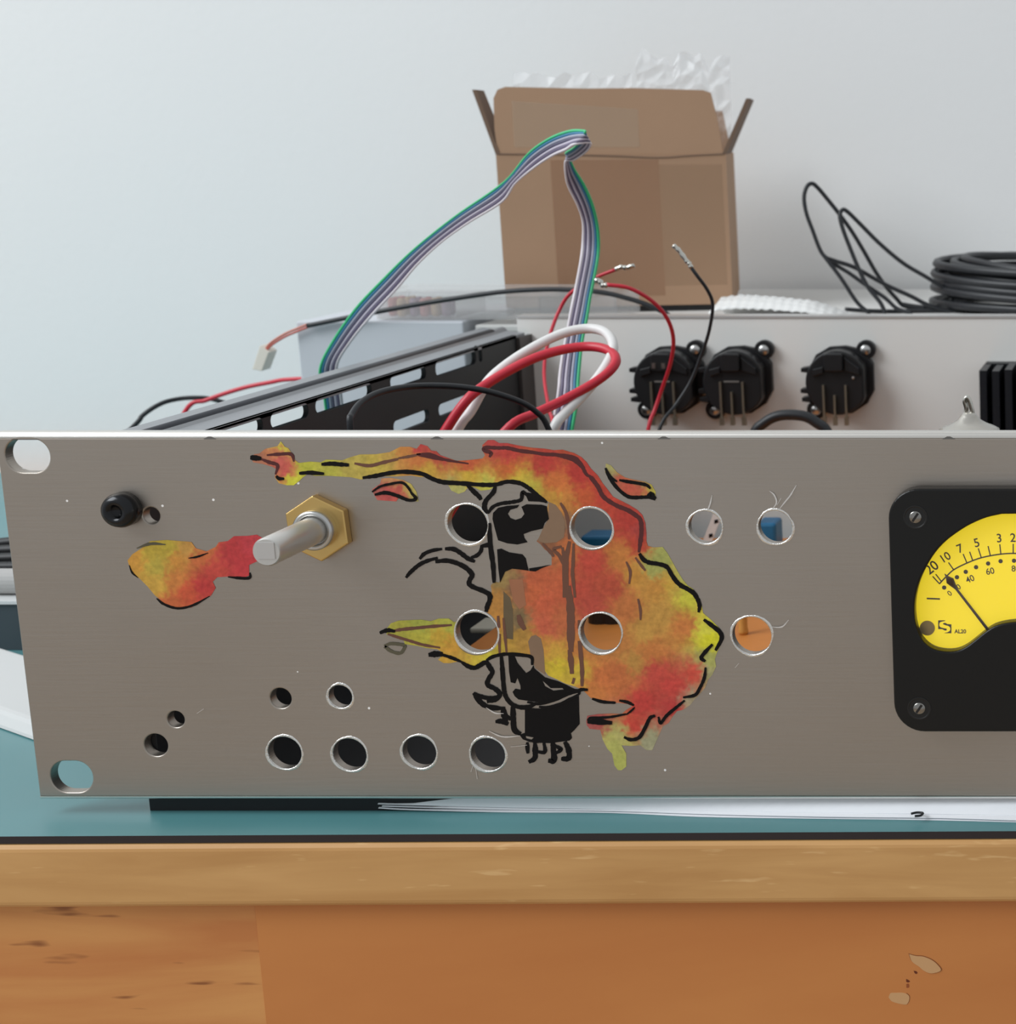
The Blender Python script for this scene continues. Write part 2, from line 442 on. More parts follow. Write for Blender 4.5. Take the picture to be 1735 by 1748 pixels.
# rounded rolled edges along top and bottom
def edge_strip(zc, sgn, r):
    prof = [(0.02, zc)]
    for k in range(7):
        a = math.radians(90 * k / 6); prof.append((r - r * math.cos(a) , zc + sgn * r * math.sin(a)))
    prof += [(PT, zc + sgn * r), (PT, zc)]
    V, F = [], []
    for x in (XL, XR):
        V += [(x, y, z) for y, z in prof]
    n = len(prof)
    for k in range(n): F.append((k, (k + 1) % n, n + (k + 1) % n, n + k))
    F += [tuple(range(n)), tuple(range(n, 2 * n))]
    return V, F
mk('top_edge', *edge_strip(PZ1 - 1.32, 1, 1.3), M_LIP, front)
mk('bottom_edge', *edge_strip(PZ0 + 0.82, -1, 0.8), M_LIP, front)
for u in (357, 745, 1133, 1620):             # small dark nicks in the top edge
    a = onY(u, 737, -0.1)
    mk('edge_nick', [(a.x - 1.5, -0.05, PZ1 - 1.55), (a.x + 1.5, -0.05, PZ1 - 1.55), (a.x + 0.3, 0.05, PZ1 - 0.95), (a.x - 0.4, 0.05, PZ1 - 0.95), (a.x, 0.4, PZ1 - 1.6)],
       [(0, 1, 2, 3), (0, 1, 4), (1, 2, 4), (2, 3, 4), (3, 0, 4)], mat('nick', (120, 116, 112), 0.4, metal=1.0), front)
# bright raised burr rings round drilled holes
M_BURR = mat('fresh_cut', (238, 236, 232), 0.25, metal=1.0, bump=0.4, bscale=2500)
for (x, z, r), (u, v, rp) in zip(HMM, HOLES):
    if rp < 20.5: continue
    V, F = [], []
    n = 40
    rng = random.Random(int(u * 7 + v))
    ph = rng.uniform(0, 6.28)
    for k in range(n):
        a = 2 * math.pi * k / n
        wv = 0.42 + 0.14 * math.sin(a * 3 + ph) + rng.uniform(-0.05, 0.07)
        for rr, yy in ((r + wv, 0.0), (r + wv * 0.55, -0.16), (r - 0.05, -0.12), (r - 0.06, 0.45)):
            V.append((x + math.cos(a) * rr, yy, z + math.sin(a) * rr))
    for k in range(n):
        for j in range(3):
            F.append((k * 4 + j, k * 4 + j + 1, ((k + 1) % n) * 4 + j + 1, ((k + 1) % n) * 4 + j))
    mk('hole_rim', V, F, M_BURR, front, smooth=True)

# ---- paint work
def zm(x0, y0, k):
    return lambda pts: [(x0 + p[0] * k, y0 + p[1] * k) for p in pts]
A = zm(400, 720, 400 / 1735); B = zm(700, 720, 300 / 1735); C = zm(950, 720, 300 / 1735)
D = zm(640, 1000, 300 / 1639); E = zm(900, 1000, 350 / 1735); A2 = zm(0, 700, 450 / 1735)
HP = [(u, v, r) for u, v, r in HOLES]
def inside(poly, P):
    poly = np.array(poly); x, y = P[:, 0], P[:, 1]; r = np.zeros(len(P), bool)
    j = len(poly) - 1
    for i in range(len(poly)):
        xi, yi = poly[i]; xj, yj = poly[j]
        c = ((yi > y) != (yj > y)) & (x < (xj - xi) * (y - yi) / (yj - yi + 1e-12) + xi)
        r ^= c; j = i
    return r
def paint_fill(name, loops, depth, seeds=None, m=None, step=5.0, jitter=0.0):
    """Fills the first loop minus the others (pixels on the panel face) as a thin coat; seeds give pigment."""
    outer = loops[0]; cut = [list(l) for l in loops[1:]]
    for u, v, r in HP:
        cut.append([(u + (r + 2.2) * math.cos(k * math.pi / 18), v + (r + 2.2) * math.sin(k * math.pi / 18)) for k in range(36)])
    pts, edges = [], []
    for lp in [outer] + cut:
        b = len(pts); pts += [tuple(p) for p in lp]; n = len(lp)
        edges += [(b + i, b + (i + 1) % n) for i in range(n)]
    if seeds:
        xs = [p[0] for p in outer]; ys = [p[1] for p in outer]
        gx, gy = np.meshgrid(np.arange(min(xs), max(xs), step), np.arange(min(ys), max(ys), step))
        G = np.stack([gx.ravel(), gy.ravel()], 1) + np.random.RandomState(3).uniform(-1, 1, (gx.size, 2))
        G = G[inside(outer, G)]
        pts += [tuple(p) for p in G]
    res = delaunay_2d_cdt([Vector(p) for p in pts], edges, [], 0, 1e-4)
    V2 = np.array([tuple(v) for v in res[0]]); T = np.array([tuple(f) for f in res[2]])
    cen = V2[T].mean(1)
    ok = inside(outer, cen)
    for c in cut: ok &= ~inside(c, cen)
    T = T[ok]
    used = np.unique(T); remap = -np.ones(len(V2), int); remap[used] = np.arange(len(used))
    V2 = V2[used]; T = remap[T]
    V3 = []
    for p in V2:
        q = onY(p[0], p[1], -depth); V3.append((q.x, -depth, q.z))
    ob = mk(name, V3, T.tolist(), m or M_PAINT, front)
    if seeds:
        SP = np.array([s[0] for s in seeds], float); SC = np.array([lin(s[1]) for s in seeds]) * PAINT_GAIN
        rs = np.random.RandomState(11)
        W = V2 + rs.uniform(-6, 6, V2.shape)
        d = ((W[:, None, :] - SP[None]) ** 2).sum(2) + 30.0
        wt = d ** -2.2; wt /= wt.sum(1, keepdims=True)
        col = np.clip(wt @ SC, 0, 1)
        ca = ob.data.color_attributes.new('pigment', 'FLOAT_COLOR', 'POINT')
        ca.data.foreach_set('color', np.concatenate([col, np.ones((len(col), 1))], 1).ravel())
    return ob
INK, BROWN, DKRED, GREYI = [], [], [], []
def stroke(dst, pts, wd, taper=0.35, closed=False):
    """A brush stroke as a strip of quads in pixels; wd in pixels."""
    P = cat_rom([(p[0], p[1], 0) for p in (list(pts) + ([pts[0]] if closed else []))], 6)
    n = len(P); rng = random.Random(len(dst) + 5)
    L, R = [], []
    for i in range(n):
        a = P[max(i - 1, 0)]; b = P[min(i + 1, n - 1)]
        t = b - a; t = t / (t.length + 1e-9)
        s = i / (n - 1); e = min(s, 1 - s) * (n - 1) / 5.0
        wv = wd * 0.62 * (1 if closed else (taper + (1 - taper) * min(1, e))) * rng.uniform(0.88, 1.12)
        L.append((P[i].x - t.y * wv, P[i].y + t.x * wv)); R.append((P[i].x + t.y * wv, P[i].y - t.x * wv))
    dst.append([[L[i], L[i + 1], R[i + 1], R[i]] for i in range(n - 1)])
def inhole(p):
    return any((p[0] - u) ** 2 + (p[1] - v) ** 2 < (r + 2) ** 2 for u, v, r in HP)
def emit(name, strokes, depth, m):
    for j, quads in enumerate(strokes):
        V, F, idx = [], [], {}
        dp = depth + j * 0.0008
        def vid(p):
            key = (round(p[0], 3), round(p[1], 3))
            if key not in idx:
                w_ = onY(p[0], p[1], -dp); idx[key] = len(V); V.append((w_.x, -dp, w_.z))
            return idx[key]
        for q in quads:
            if inhole((sum(p[0] for p in q) / 4, sum(p[1] for p in q) / 4)): continue
            f = [vid(p) for p in q]
            if len(set(f)) == 4: F.append(f)
        if F: mk(name, V, F, m, front)

flame = (A([(120, 262), (150, 240), (185, 235), (230, 200), (320, 180), (345, 145), (375, 185), (400, 195), (430, 240), (450, 285), (480, 305), (560, 295), (640, 300),
            (680, 280), (800, 285), (860, 262), (930, 242), (1050, 240), (1150, 225), (1230, 185), (1300, 185), (1350, 200), (1380, 165), (1430, 180), (1460, 215)])
         + B([(180, 280), (260, 290), (300, 330), (400, 365), (460, 385), (560, 380), (660, 370), (720, 360), (740, 330), (720, 290), (715, 230), (770, 180), (830, 180),
              (880, 210), (960, 210), (1050, 230), (1200, 255), (1330, 265), (1420, 280)])
         + C([(60, 275), (180, 310), (250, 350), (300, 400), (340, 460), (410, 530), (460, 610), (500, 660), (560, 740), (640, 780), (720, 820), (800, 870), (850, 920),
              (880, 1000), (890, 1100), (890, 1180), (905, 1225), (960, 1240), (1050, 1235), (1100, 1300), (1150, 1390), (1200, 1480), (1250, 1560), (1300, 1620), (1350, 1650)])
         + E([(1438, 99), (1480, 170), (1490, 230), (1560, 290), (1620, 350), (1655, 410), (1650, 480), (1610, 560), (1590, 620), (1600, 680), (1570, 750), (1530, 800),
              (1510, 860), (1470, 910), (1420, 960), (1380, 1010), (1320, 1050), (1270, 1060), (1230, 1110), (1200, 1160), (1150, 1190), (1110, 1280), (1060, 1390),
              (1010, 1390), (960, 1350), (880, 1355), (800, 1350), (840, 1420), (840, 1530), (800, 1560), (770, 1560), (740, 1520), (720, 1420), (680, 1380), (640, 1300),
              (620, 1220), (530, 1210), (505, 1180), (500, 1150), (510, 1100), (600, 1085), (720, 1080), (800, 1085), (840, 1050), (890, 1020), (850, 1000), (780, 990),
              (700, 990), (600, 970), (540, 950), (500, 910), (470, 880), (400, 850), (330, 830), (250, 790), (180, 760), (150, 720)])
         + D([(1497, 740), (1450, 660), (1380, 640), (1240, 630), (1180, 640), (1100, 660), (1040, 690), (1000, 715), (960, 742), (900, 745), (850, 722), (790, 705), (700, 722),
              (640, 720), (590, 690), (640, 640), (620, 612), (580, 590), (480, 580), (400, 560), (280, 545), (270, 510), (200, 490), (110, 455), (110, 400), (150, 350),
              (220, 325), (330, 320), (430, 315), (520, 330), (600, 305), (690, 305), (740, 340), (800, 320), (1000, 250), (1050, 262), (1040, 230), (1060, 180), (1090, 110),
              (1090, 40), (1082, 0)])
         + B([(810, 1600), (850, 1580), (880, 1590), (890, 1560), (920, 1500), (960, 1460), (1030, 1440), (1150, 1460), (1180, 1475), (1240, 1470), (1300, 1440), (1400, 1415),
              (1400, 1340), (1390, 1300), (1330, 1260), (1290, 1210), (1250, 1180), (1290, 1120), (1310, 1060), (1360, 970), (1350, 900), (1360, 830), (1370, 790),
              (1330, 770), (1250, 720), (1200, 680), (1140, 650), (1080, 615), (1000, 595), (940, 595), (850, 630), (790, 670), (700, 680), (630, 645), (580, 640), (540, 690),
              (480, 712), (410, 680), (370, 610), (260, 585), (200, 562), (150, 545), (100, 545), (10, 530)])
         + A([(1200, 405), (1080, 402), (940, 428), (860, 410), (780, 405), (700, 400), (600, 400), (540, 390), (510, 410), (480, 440), (440, 470), (390, 470), (330, 455),
              (300, 410), (310, 350), (280, 332), (210, 312), (140, 300)]))
SEEDS = [((750, 775), (178, 68, 60)), ((720, 765), (186, 64, 64)), ((870, 775), (184, 66, 56)), ((850, 755), (178, 66, 64)), ((930, 790), (178, 60, 52)), ((990, 810), (178, 58, 50)),
 ((1030, 850), (182, 64, 50)), ((1075, 890), (176, 60, 50)), ((1090, 930), (180, 68, 50)), ((1095, 905), (160, 62, 56)), ((800, 793), (188, 88, 55)), ((870, 803), (188, 96, 50)),
 ((950, 828), (192, 106, 55)), ((1000, 852), (186, 86, 50)), ((720, 783), (192, 112, 60)), ((730, 801), (196, 156, 62)), ((800, 815), (198, 164, 60)), ((880, 817), (194, 168, 60)),
 ((905, 835), (184, 168, 65)), ((945, 850), (192, 142, 60)), ((965, 862), (192, 126, 60)), ((650, 790), (188, 166, 72)), ((600, 792), (182, 162, 78)), ((560, 797), (178, 172, 68)),
 ((520, 801), (180, 177, 62)), ((480, 790), (188, 90, 80)), ((490, 803), (188, 84, 75)), ((502, 822), (198, 194, 60)), ((470, 773), (192, 120, 80)), ((480, 755), (202, 196, 70)),
 ((440, 780), (170, 110, 85)), ((690, 772), (196, 130, 66)), ((660, 782), (186, 150, 76)), ((785, 838), (176, 172, 100)), ((830, 836), (190, 186, 80)),
 ((1010, 960), (180, 70, 55)), ((990, 1000), (176, 72, 55)), ((1010, 1030), (176, 74, 58)), ((1040, 1000), (180, 78, 56)), ((1060, 950), (188, 118, 58)), ((1090, 980), (192, 136, 60)),
 ((1120, 1000), (188, 132, 60)), ((1150, 990), (194, 152, 60)), ((1180, 1015), (194, 188, 62)), ((1205, 1075), (198, 192, 65)), ((1215, 1092), (208, 202, 40)), ((1130, 955), (160, 162, 88)),
 ((1113, 970), (162, 162, 88)), ((1160, 985), (166, 166, 84)), ((1130, 1050), (184, 138, 66)), ((1170, 1070), (190, 116, 60)), ((1100, 1080), (184, 138, 66)), ((1110, 1110), (188, 116, 60)),
 ((1080, 1130), (180, 132, 65)), ((1060, 1150), (188, 106, 60)), ((1030, 1160), (194, 110, 60)), ((1015, 1180), (196, 120, 62)), ((1120, 1150), (186, 72, 60)), ((1150, 1170), (190, 66, 58)),
 ((1190, 1150), (196, 72, 58)), ((1100, 1200), (186, 62, 55)), ((1080, 1240), (196, 68, 55)), ((1150, 1210), (182, 58, 55)), ((1020, 1230), (170, 80, 74)), ((1010, 1228), (160, 84, 80)),
 ((1212, 1125), (166, 166, 92)), ((1205, 1150), (160, 156, 110)), ((1150, 1235), (170, 100, 80)), ((1060, 1300), (172, 172, 88)), ((1050, 1270), (172, 170, 92)), ((1060, 1255), (176, 168, 100)),
 ((1112, 1265), (156, 152, 118)), ((1180, 1200), (160, 146, 116)), ((920, 990), (188, 94, 60)), ((930, 1030), (188, 90, 60)), ((910, 1010), (192, 98, 60)), ((930, 1070), (188, 92, 65)),
 ((925, 1100), (188, 132, 60)), ((945, 1120), (194, 152, 60)), ((950, 1140), (198, 174, 50)), ((980, 1150), (198, 168, 60)), ((895, 1090), (172, 130, 60)), ((880, 1000), (128, 90, 66)),
 ((860, 990), (150, 124, 74)), ((850, 1030), (176, 124, 60)), ((850, 1060), (190, 132, 60)), ((880, 1055), (122, 102, 70)), ((870, 1100), (180, 140, 60)), ((960, 940), (192, 108, 60)),
 ((940, 905), (116, 92, 76)), ((950, 885), (120, 98, 80)), ((945, 935), (136, 88, 60)), ((680, 1085), (168, 162, 66)), ((720, 1087), (184, 174, 66)), ((750, 1087), (198, 162, 60)),
 ((770, 1105), (204, 152, 60)), ((790, 1122), (194, 156, 65)), ((815, 1127), (194, 170, 60)), ((835, 1117), (198, 184, 60)), ((720, 1064), (164, 168, 72)), ((760, 1066), (174, 174, 72)),
 ((850, 1110), (190, 166, 60)), ((970, 990), (184, 92, 58)), ((965, 1060), (182, 100, 62)), ((990, 1110), (186, 118, 60)), ((1060, 1100), (184, 120, 62)), ((1070, 1040), (184, 110, 60))]
paint_fill('flame_paint', [flame], 0.06, SEEDS)
spark1 = C([(490, 410), (540, 430), (600, 500), (680, 550), (760, 570), (880, 590), (940, 620), (980, 690), (980, 770), (920, 750), (860, 740), (790, 770), (720, 750), (640, 690), (580, 620), (530, 540), (480, 500)])
paint_fill('spark_paint', [spark1], 0.06, [((1075, 830), (186, 84, 66)), ((1095, 835), (186, 88, 68)), ((1060, 820), (180, 84, 66)), ((1042, 800), (166, 160, 100)), ((1060, 807), (186, 150, 76)),
            ((1100, 818), (176, 150, 90)), ((1115, 838), (180, 168, 70)), ((1045, 815), (150, 120, 90))])
spark2 = A([(1020, 500), (1080, 460), (1090, 420), (1160, 415), (1250, 430), (1310, 460), (1350, 520), (1365, 590), (1300, 590), (1220, 560), (1200, 590), (1060, 580), (1035, 540)])
paint_fill('spark_paint', [spark2], 0.06, [((665, 835), (186, 84, 76)), ((680, 840), (186, 80, 72)), ((660, 850), (180, 80, 76)), ((665, 820), (190, 140, 90)), ((705, 830), (184, 166, 84)), ((712, 852), (176, 166, 96)), ((640, 835), (180, 100, 90))])
# loose splash of flame colours left of the control shaft
splash = A2([(840, 990), (870, 950), (930, 910), (990, 862), (1100, 855), (1260, 868), (1290, 910), (1360, 930), (1420, 900), (1440, 870), (1500, 862), (1540, 830), (1630, 828), (1690, 820),
             (1760, 860), (1770, 960), (1640, 1020), (1640, 1090), (1600, 1105), (1520, 1095), (1430, 1100), (1400, 1130), (1420, 1170), (1390, 1220), (1330, 1260), (1260, 1300), (1150, 1300),
             (1080, 1270), (1020, 1220), (970, 1160), (920, 1110), (860, 1060)])
paint_fill('splash_paint', [splash], 0.06, [((230, 955), (196, 142, 60)), ((260, 940), (188, 162, 62)), ((290, 935), (186, 164, 62)), ((270, 965), (178, 158, 66)), ((300, 955), (194, 134, 60)),
            ((320, 940), (186, 140, 70)), ((340, 950), (192, 104, 60)), ((300, 990), (192, 120, 60)), ((320, 1010), (190, 82, 54)), ((345, 1000), (184, 58, 56)), ((360, 975), (186, 70, 60)),
            ((400, 945), (182, 58, 60)), ((420, 965), (182, 56, 60)), ((430, 930), (182, 60, 66)), ((270, 1000), (190, 150, 64)), ((290, 1030), (192, 100, 58))])
stroke(GREYI, A2([(900, 910), (990, 880), (1090, 885)]), 4); stroke(INK, A2([(1030, 1240), (1080, 1278), (1170, 1305), (1270, 1285), (1380, 1225)]), 3.5)
stroke(INK, A2([(1500, 1098), (1570, 1105), (1640, 1105), (1645, 1070)]), 4); stroke(INK, A2([(1240, 975), (1300, 965), (1370, 940)]), 3)
stroke(INK, A2([(850, 1020), (870, 1070), (910, 1105)]), 2.5)

# black ink of the drawing
for z_, pts, wd in [
    (A, [(950, 415), (1050, 400), (1150, 380), (1260, 370), (1390, 385), (1470, 425), (1560, 450), (1660, 458)], 6),
    (B, [(150, 520), (200, 552), (300, 590), (420, 602), (540, 610), (720, 622), (850, 620), (960, 592), (1080, 605), (1150, 640), (1210, 685), (1280, 745), (1350, 795)], 6),
    (A, [(645, 315), (720, 310), (780, 315), (850, 320)], 6), (A, [(480, 382), (560, 377), (665, 385)], 6),
    (A, [(118, 265), (150, 267), (200, 272)], 8), (A, [(310, 400), (330, 420), (370, 422)], 5),
    (B, [(555, 612), (620, 682), (680, 738), (700, 772)], 6), (B, [(842, 640), (820, 700), (750, 780), (735, 850), (768, 905)], 6.5),
    (B, [(768, 905), (820, 840), (900, 808), (1000, 795), (1095, 770), (1110, 695), (1160, 730)], 5),
    (B, [(785, 1000), (788, 1150), (800, 1280), (820, 1420), (830, 1590)], 6.5),
    (B, [(95, 1355), (140, 1305), (220, 1272), (315, 1257)], 5.5), (B, [(345, 1255), (430, 1258), (500, 1298), (570, 1350), (640, 1382)], 6),
    (B, [(600, 1342), (660, 1320), (700, 1275), (705, 1220)], 5.5), (B, [(-40, 1540), (0, 1490), (80, 1420), (160, 1378), (272, 1345)], 5.5),
    (B, [(250, 1382), (360, 1372), (470, 1400), (560, 1450), (612, 1512), (590, 1560), (585, 1605), (640, 1640), (720, 1670), (790, 1712), (795, 1760)], 6.5),
    (D, [(1060, 70), (1072, 130), (1050, 190), (1035, 255)], 6.5),
    (D, [(45, 440), (120, 415), (190, 425)], 6), (D, [(500, 645), (560, 638), (635, 638)], 8.5), (D, [(620, 640), (720, 672), (810, 710)], 5),
    (D, [(810, 712), (870, 750), (930, 766), (980, 742), (1035, 715), (1070, 760), (1095, 810), (1058, 875), (1052, 925), (1120, 962), (1165, 1010), (1130, 1060), (1045, 1082)], 6.5),
    (D, [(920, 1000), (980, 1032), (1080, 1050), (1140, 1035)], 6), (D, [(920, 1000), (960, 1062), (1030, 1120), (1120, 1140), (1215, 1145)], 6.5),
    (D, [(1195, 1140), (1205, 1200), (1225, 1270)], 9), (D, [(1125, 1268), (1180, 1265), (1245, 1292)], 7), (D, [(1220, 1215), (1270, 1245)], 8),
    (D, [(1040, 695), (1100, 662), (1180, 642), (1250, 637), (1380, 647), (1462, 668), (1468, 740)], 5),
    (D, [(1178, 650), (1190, 800), (1200, 930), (1215, 1020), (1262, 1092), (1335, 1130), (1430, 1132), (1510, 1095)], 6),
    (D, [(1285, 1120), (1290, 1220), (1300, 1340), (1360, 1385)], 7.5),
    (E, [(100, 1025), (170, 1030), (280, 1000), (360, 960), (445, 915)], 4), (E, [(0, 985), (110, 1000), (240, 965), (350, 918), (440, 895)], 4),
    (E, [(440, 920), (450, 880), (515, 880)], 5), (E, [(300, 835), (400, 885), (510, 880)], 4),
    (D, [(1422, 1460), (1422, 1510), (1428, 1565)], 5.5), (D, [(1492, 1460), (1495, 1540), (1490, 1610), (1435, 1645)], 7.5), (D, [(1575, 1460), (1585, 1550), (1520, 1550)], 5.5),
    (E, [(215, 1320), (222, 1400), (225, 1480), (178, 1480)], 8), (E, [(225, 1350), (285, 1385), (240, 1420)], 6), (E, [(318, 1320), (350, 1390), (350, 1460), (288, 1465)], 7.5),
    (E, [(550, 955), (640, 982), (750, 990)], 5), (E, [(780, 970), (850, 985), (905, 1012)], 4.5),
    (C, [(485, 455), (520, 540), (580, 630), (650, 700), (730, 745), (860, 745), (920, 745), (978, 768)], 5), (C, [(900, 735), (940, 715), (975, 765)], 7),
    (C, [(620, 575), (700, 590), (800, 605), (890, 625), (930, 660)], 4.5), (C, [(490, 470), (540, 550), (600, 590)], 4),
    (C, [(820, 1300), (860, 1360), (920, 1390), (1000, 1402), (1090, 1432), (1140, 1512), (1200, 1592), (1280, 1642), (1340, 1682), (1395, 1735)], 6),
    (E, [(1290, 5), (1390, 42), (1440, 110), (1460, 170), (1452, 225)], 5.5), (E, [(1495, 285), (1570, 340), (1630, 392), (1646, 450), (1595, 548)], 6),
    (E, [(1570, 495), (1500, 570), (1475, 612), (1510, 640)], 5.5), (E, [(1512, 690), (1500, 780), (1460, 870), (1420, 925), (1320, 945)], 4.5),
    (E, [(1335, 970), (1250, 1040), (1180, 1100), (1130, 1162), (1112, 1108)], 4.5), (E, [(1085, 1098), (1040, 1120), (1000, 1200), (950, 1282), (880, 1302), (820, 1280)], 5),
    (E, [(510, 1150), (600, 1150), (720, 1160)], 8), (E, [(510, 1140), (540, 1118), (640, 1115), (720, 1108), (840, 1085)], 3.5), (E, [(840, 1090), (880, 1060), (912, 1028)], 3),
    (A, [(1020, 520), (1080, 480), (1150, 462), (1240, 450), (1290, 490), (1320, 545)], 3.5), (A, [(1040, 540), (1120, 525), (1200, 545), (1290, 580), (1345, 570), (1310, 525)], 5),
]:
    stroke(INK, z_(pts), wd, 0.62)
for z_, pts, wd in [
    (D, [(180, 420), (250, 407), (400, 392), (520, 380), (720, 365)], 4.5), (D, [(120, 450), (180, 468), (250, 490), (350, 520), (450, 550), (610, 577)], 4),
    (A, [(890, 308), (1000, 325), (1100, 302), (1215, 275)], 5), (A, [(1215, 270), (1290, 258), (1380, 240)], 4),
    (E, [(350, 0), (368, 200), (370, 400), (372, 560)], 11), (E, [(358, 540), (372, 640), (380, 745)], 8), (E, [(440, 290), (448, 500), (465, 700), (465, 850)], 6),
    (E, [(400, 780), (385, 830)], 6), (C, [(40, 800), (95, 900), (125, 1050), (125, 1160)], 5), (C, [(130, 1180), (95, 1400), (110, 1735)], 7), (C, [(60, 1240), (80, 1400), (75, 1735)], 6),
    (C, [(170, 1200), (165, 1400), (160, 1500), (185, 1735)], 5), (B, [(1310, 1200), (1390, 1290), (1420, 1330)], 5), (B, [(1500, 1230), (1420, 1260), (1480, 1330), (1530, 1460), (1530, 1735)], 5),
    (D, [(1150, 280), (1160, 450), (1165, 640)], 5), (D, [(1200, 300), (1215, 470), (1230, 630)], 4), (C, [(690, 1380), (730, 1480), (720, 1600)], 4), (C, [(780, 1340), (840, 1420), (880, 1470)], 4),
    (E, [(940, 110), (960, 210), (960, 290)], 4), (D, [(1340, 270), (1360, 340), (1400, 410)], 8),
]:
    stroke(BROWN, z_(pts), wd, 0.6)
for z_, pts, wd in [
    (B, [(785, 350), (800, 305), (735, 285), (742, 255), (880, 258), (960, 258), (1080, 285), (1200, 300), (1330, 320), (1440, 325), (1520, 345), (1600, 372), (1680, 425), (1735, 500)], 5),
    (C, [(320, 530), (350, 560), (410, 640), (450, 720), (500, 770), (600, 830), (700, 870), (780, 920), (830, 970), (840, 1080), (830, 1180), (815, 1290)], 6),
    (C, [(10, 322), (100, 335), (190, 360), (250, 430), (290, 510), (330, 545)], 5),
    (A, [(1350, 240), (1450, 240), (1560, 280), (1735, 310)], 4), (A, [(190, 272), (260, 300), (320, 322), (305, 390)], 5), (A, [(240, 247), (330, 240), (420, 240), (442, 295)], 4.5),
    (B, [(80, 330), (200, 350), (330, 380)], 4),
]:
    stroke(DKRED, z_(pts), wd, 0.5)
stroke(GREYI, D([(90, 565), (150, 540), (270, 555), (270, 590), (232, 630), (150, 610)]), 4.5, closed=True)
emit('brown_line', BROWN, 0.10, mat('brown_wash', (112, 72, 54), 0.5))
emit('maroon_line', DKRED, 0.10, mat('maroon_ink', (84, 30, 30), 0.5))
emit('pale_line', GREYI, 0.12, mat('olive_line', (92, 86, 66), 0.5))
emit('ink_line', INK, 0.14, M_INK)
# black areas of the valve drawing
tube_top = B([(820, 900), (870, 850), (960, 830), (1040, 825), (1080, 820), (1060, 850), (990, 870), (965, 910), (990, 950), (1040, 970), (1100, 950), (1130, 910), (1110, 860), (1100, 840),
              (1150, 815), (1300, 820), (1350, 835), (1362, 900), (1372, 960), (1330, 1000), (1310, 1055), (1200, 1080), (1120, 1110), (1130, 1150), (1160, 1190), (1060, 1212), (960, 1200), (870, 1170), (840, 1060), (815, 960)])
paint_fill('black_area', [tube_top], 0.12, None, M_INK)
paint_fill('black_area', [B([(860, 1260), (900, 1253), (980, 1290), (1110, 1310), (1142, 1350), (1160, 1430), (1172, 1470), (1100, 1460), (1010, 1450), (940, 1480), (890, 1590), (872, 1450)])], 0.12, None, M_INK)
paint_fill('black_area', [B([(1175, 1448), (1280, 1432), (1390, 1412), (1300, 1445), (1240, 1478), (1180, 1472)])], 0.12, None, M_INK)
paint_fill('black_area', [B([(1115, 695), (1200, 705), (1290, 750), (1365, 805), (1280, 790), (1170, 785), (1150, 740)])], 0.12, None, M_INK)
paint_fill('black_area', [B([(785, 1140), (770, 1190), (700, 1215), (705, 1245), (785, 1240)])], 0.12, None, M_INK)
low = (D([(1245, 650), (1300, 650), (1330, 720), (1380, 780), (1410, 815), (1450, 790), (1480, 740)]) + E([(60, 700), (150, 775), (260, 808), (330, 838), (420, 885), (440, 905), (350, 925), (250, 962), (140, 988), (0, 985)])
       + D([(1560, 1090), (1440, 1075), (1340, 1060), (1305, 1030), (1285, 990), (1310, 960), (1360, 970), (1358, 930), (1330, 858), (1310, 910), (1268, 900), (1252, 800)]))
paint_fill('black_area', [low, E([(128, 800), (150, 850), (220, 888), (310, 878), (300, 866), (200, 866), (150, 820)])], 0.12, None, M_INK)
base_ = (D([(1400, 1140), (1520, 1135)]) + E([(0, 1036), (150, 1040), (280, 1010), (438, 930), (440, 1060), (445, 1170), (400, 1222), (370, 1250), (380, 1290), (360, 1310), (200, 1332), (0, 1325)])
         + D([(1560, 1472), (1440, 1455), (1380, 1432), (1350, 1390), (1400, 1372)]))
paint_fill('black_area', [base_, D([(1405, 1400), (1482, 1415), (1460, 1436), (1410, 1424)])], 0.12, None, M_INK)
# brown glazes over the valve inside the flame
M_GLAZE = mat('brown_glaze', (140, 112, 88), 0.5, var=0.18, vscale=160)
M_GLAZE2 = mat('dark_glaze', (104, 88, 62), 0.5, var=0.25, vscale=200)
paint_fill('brown_glaze', [B([(1370, 790), (1440, 820), (1500, 900), (1532, 1000), (1522, 1140), (1450, 1190), (1330, 1200), (1262, 1172), (1310, 1060), (1372, 960)])], 0.08, None, M_GLAZE)
paint_fill('brown_glaze', [D([(1430, 520), (1460, 470), (1500, 458), (1550, 490), (1575, 600), (1590, 830), (1500, 770), (1460, 680)])], 0.08, None, M_GLAZE)
paint_fill('brown_glaze', [D([(1200, 50), (1262, 110), (1288, 220), (1292, 400), (1290, 500), (1220, 490), (1200, 300)])], 0.08, None, M_GLAZE2)
paint_fill('brown_glaze', [D([(1250, -60), (1380, -60), (1412, 180), (1350, 220), (1292, 140)])], 0.08, None, mat('umber_glaze', (164, 108, 76), 0.5, var=0.2, vscale=160))
# scratches and swarf round the holes
SW = []
for pts in ([(1205, 878), (1212, 862), (1216, 845)], [(1318, 870), (1326, 858), (1322, 845), (1314, 838)], [(1330, 870), (1342, 855), (1350, 845), (1360, 828)], [(1327, 862), (1334, 850)],
            [(1316, 1070), (1335, 1070), (1347, 1058)], [(835, 1248), (852, 1256), (866, 1258), (888, 1256)], [(872, 1275), (900, 1272)], [(808, 1306), (804, 1318)], [(812, 1310), (815, 1330)],
            [(336, 1218), (348, 1210)], [(830, 1208), (845, 1217), (860, 1218)], [(1255, 1140), (1262, 1132)]):
    stroke(SW, pts, 2.0, 0.3)
emit('scratch', SW, 0.21, mat('bright_scratch', (228, 224, 220), 0.3, metal=0.6))

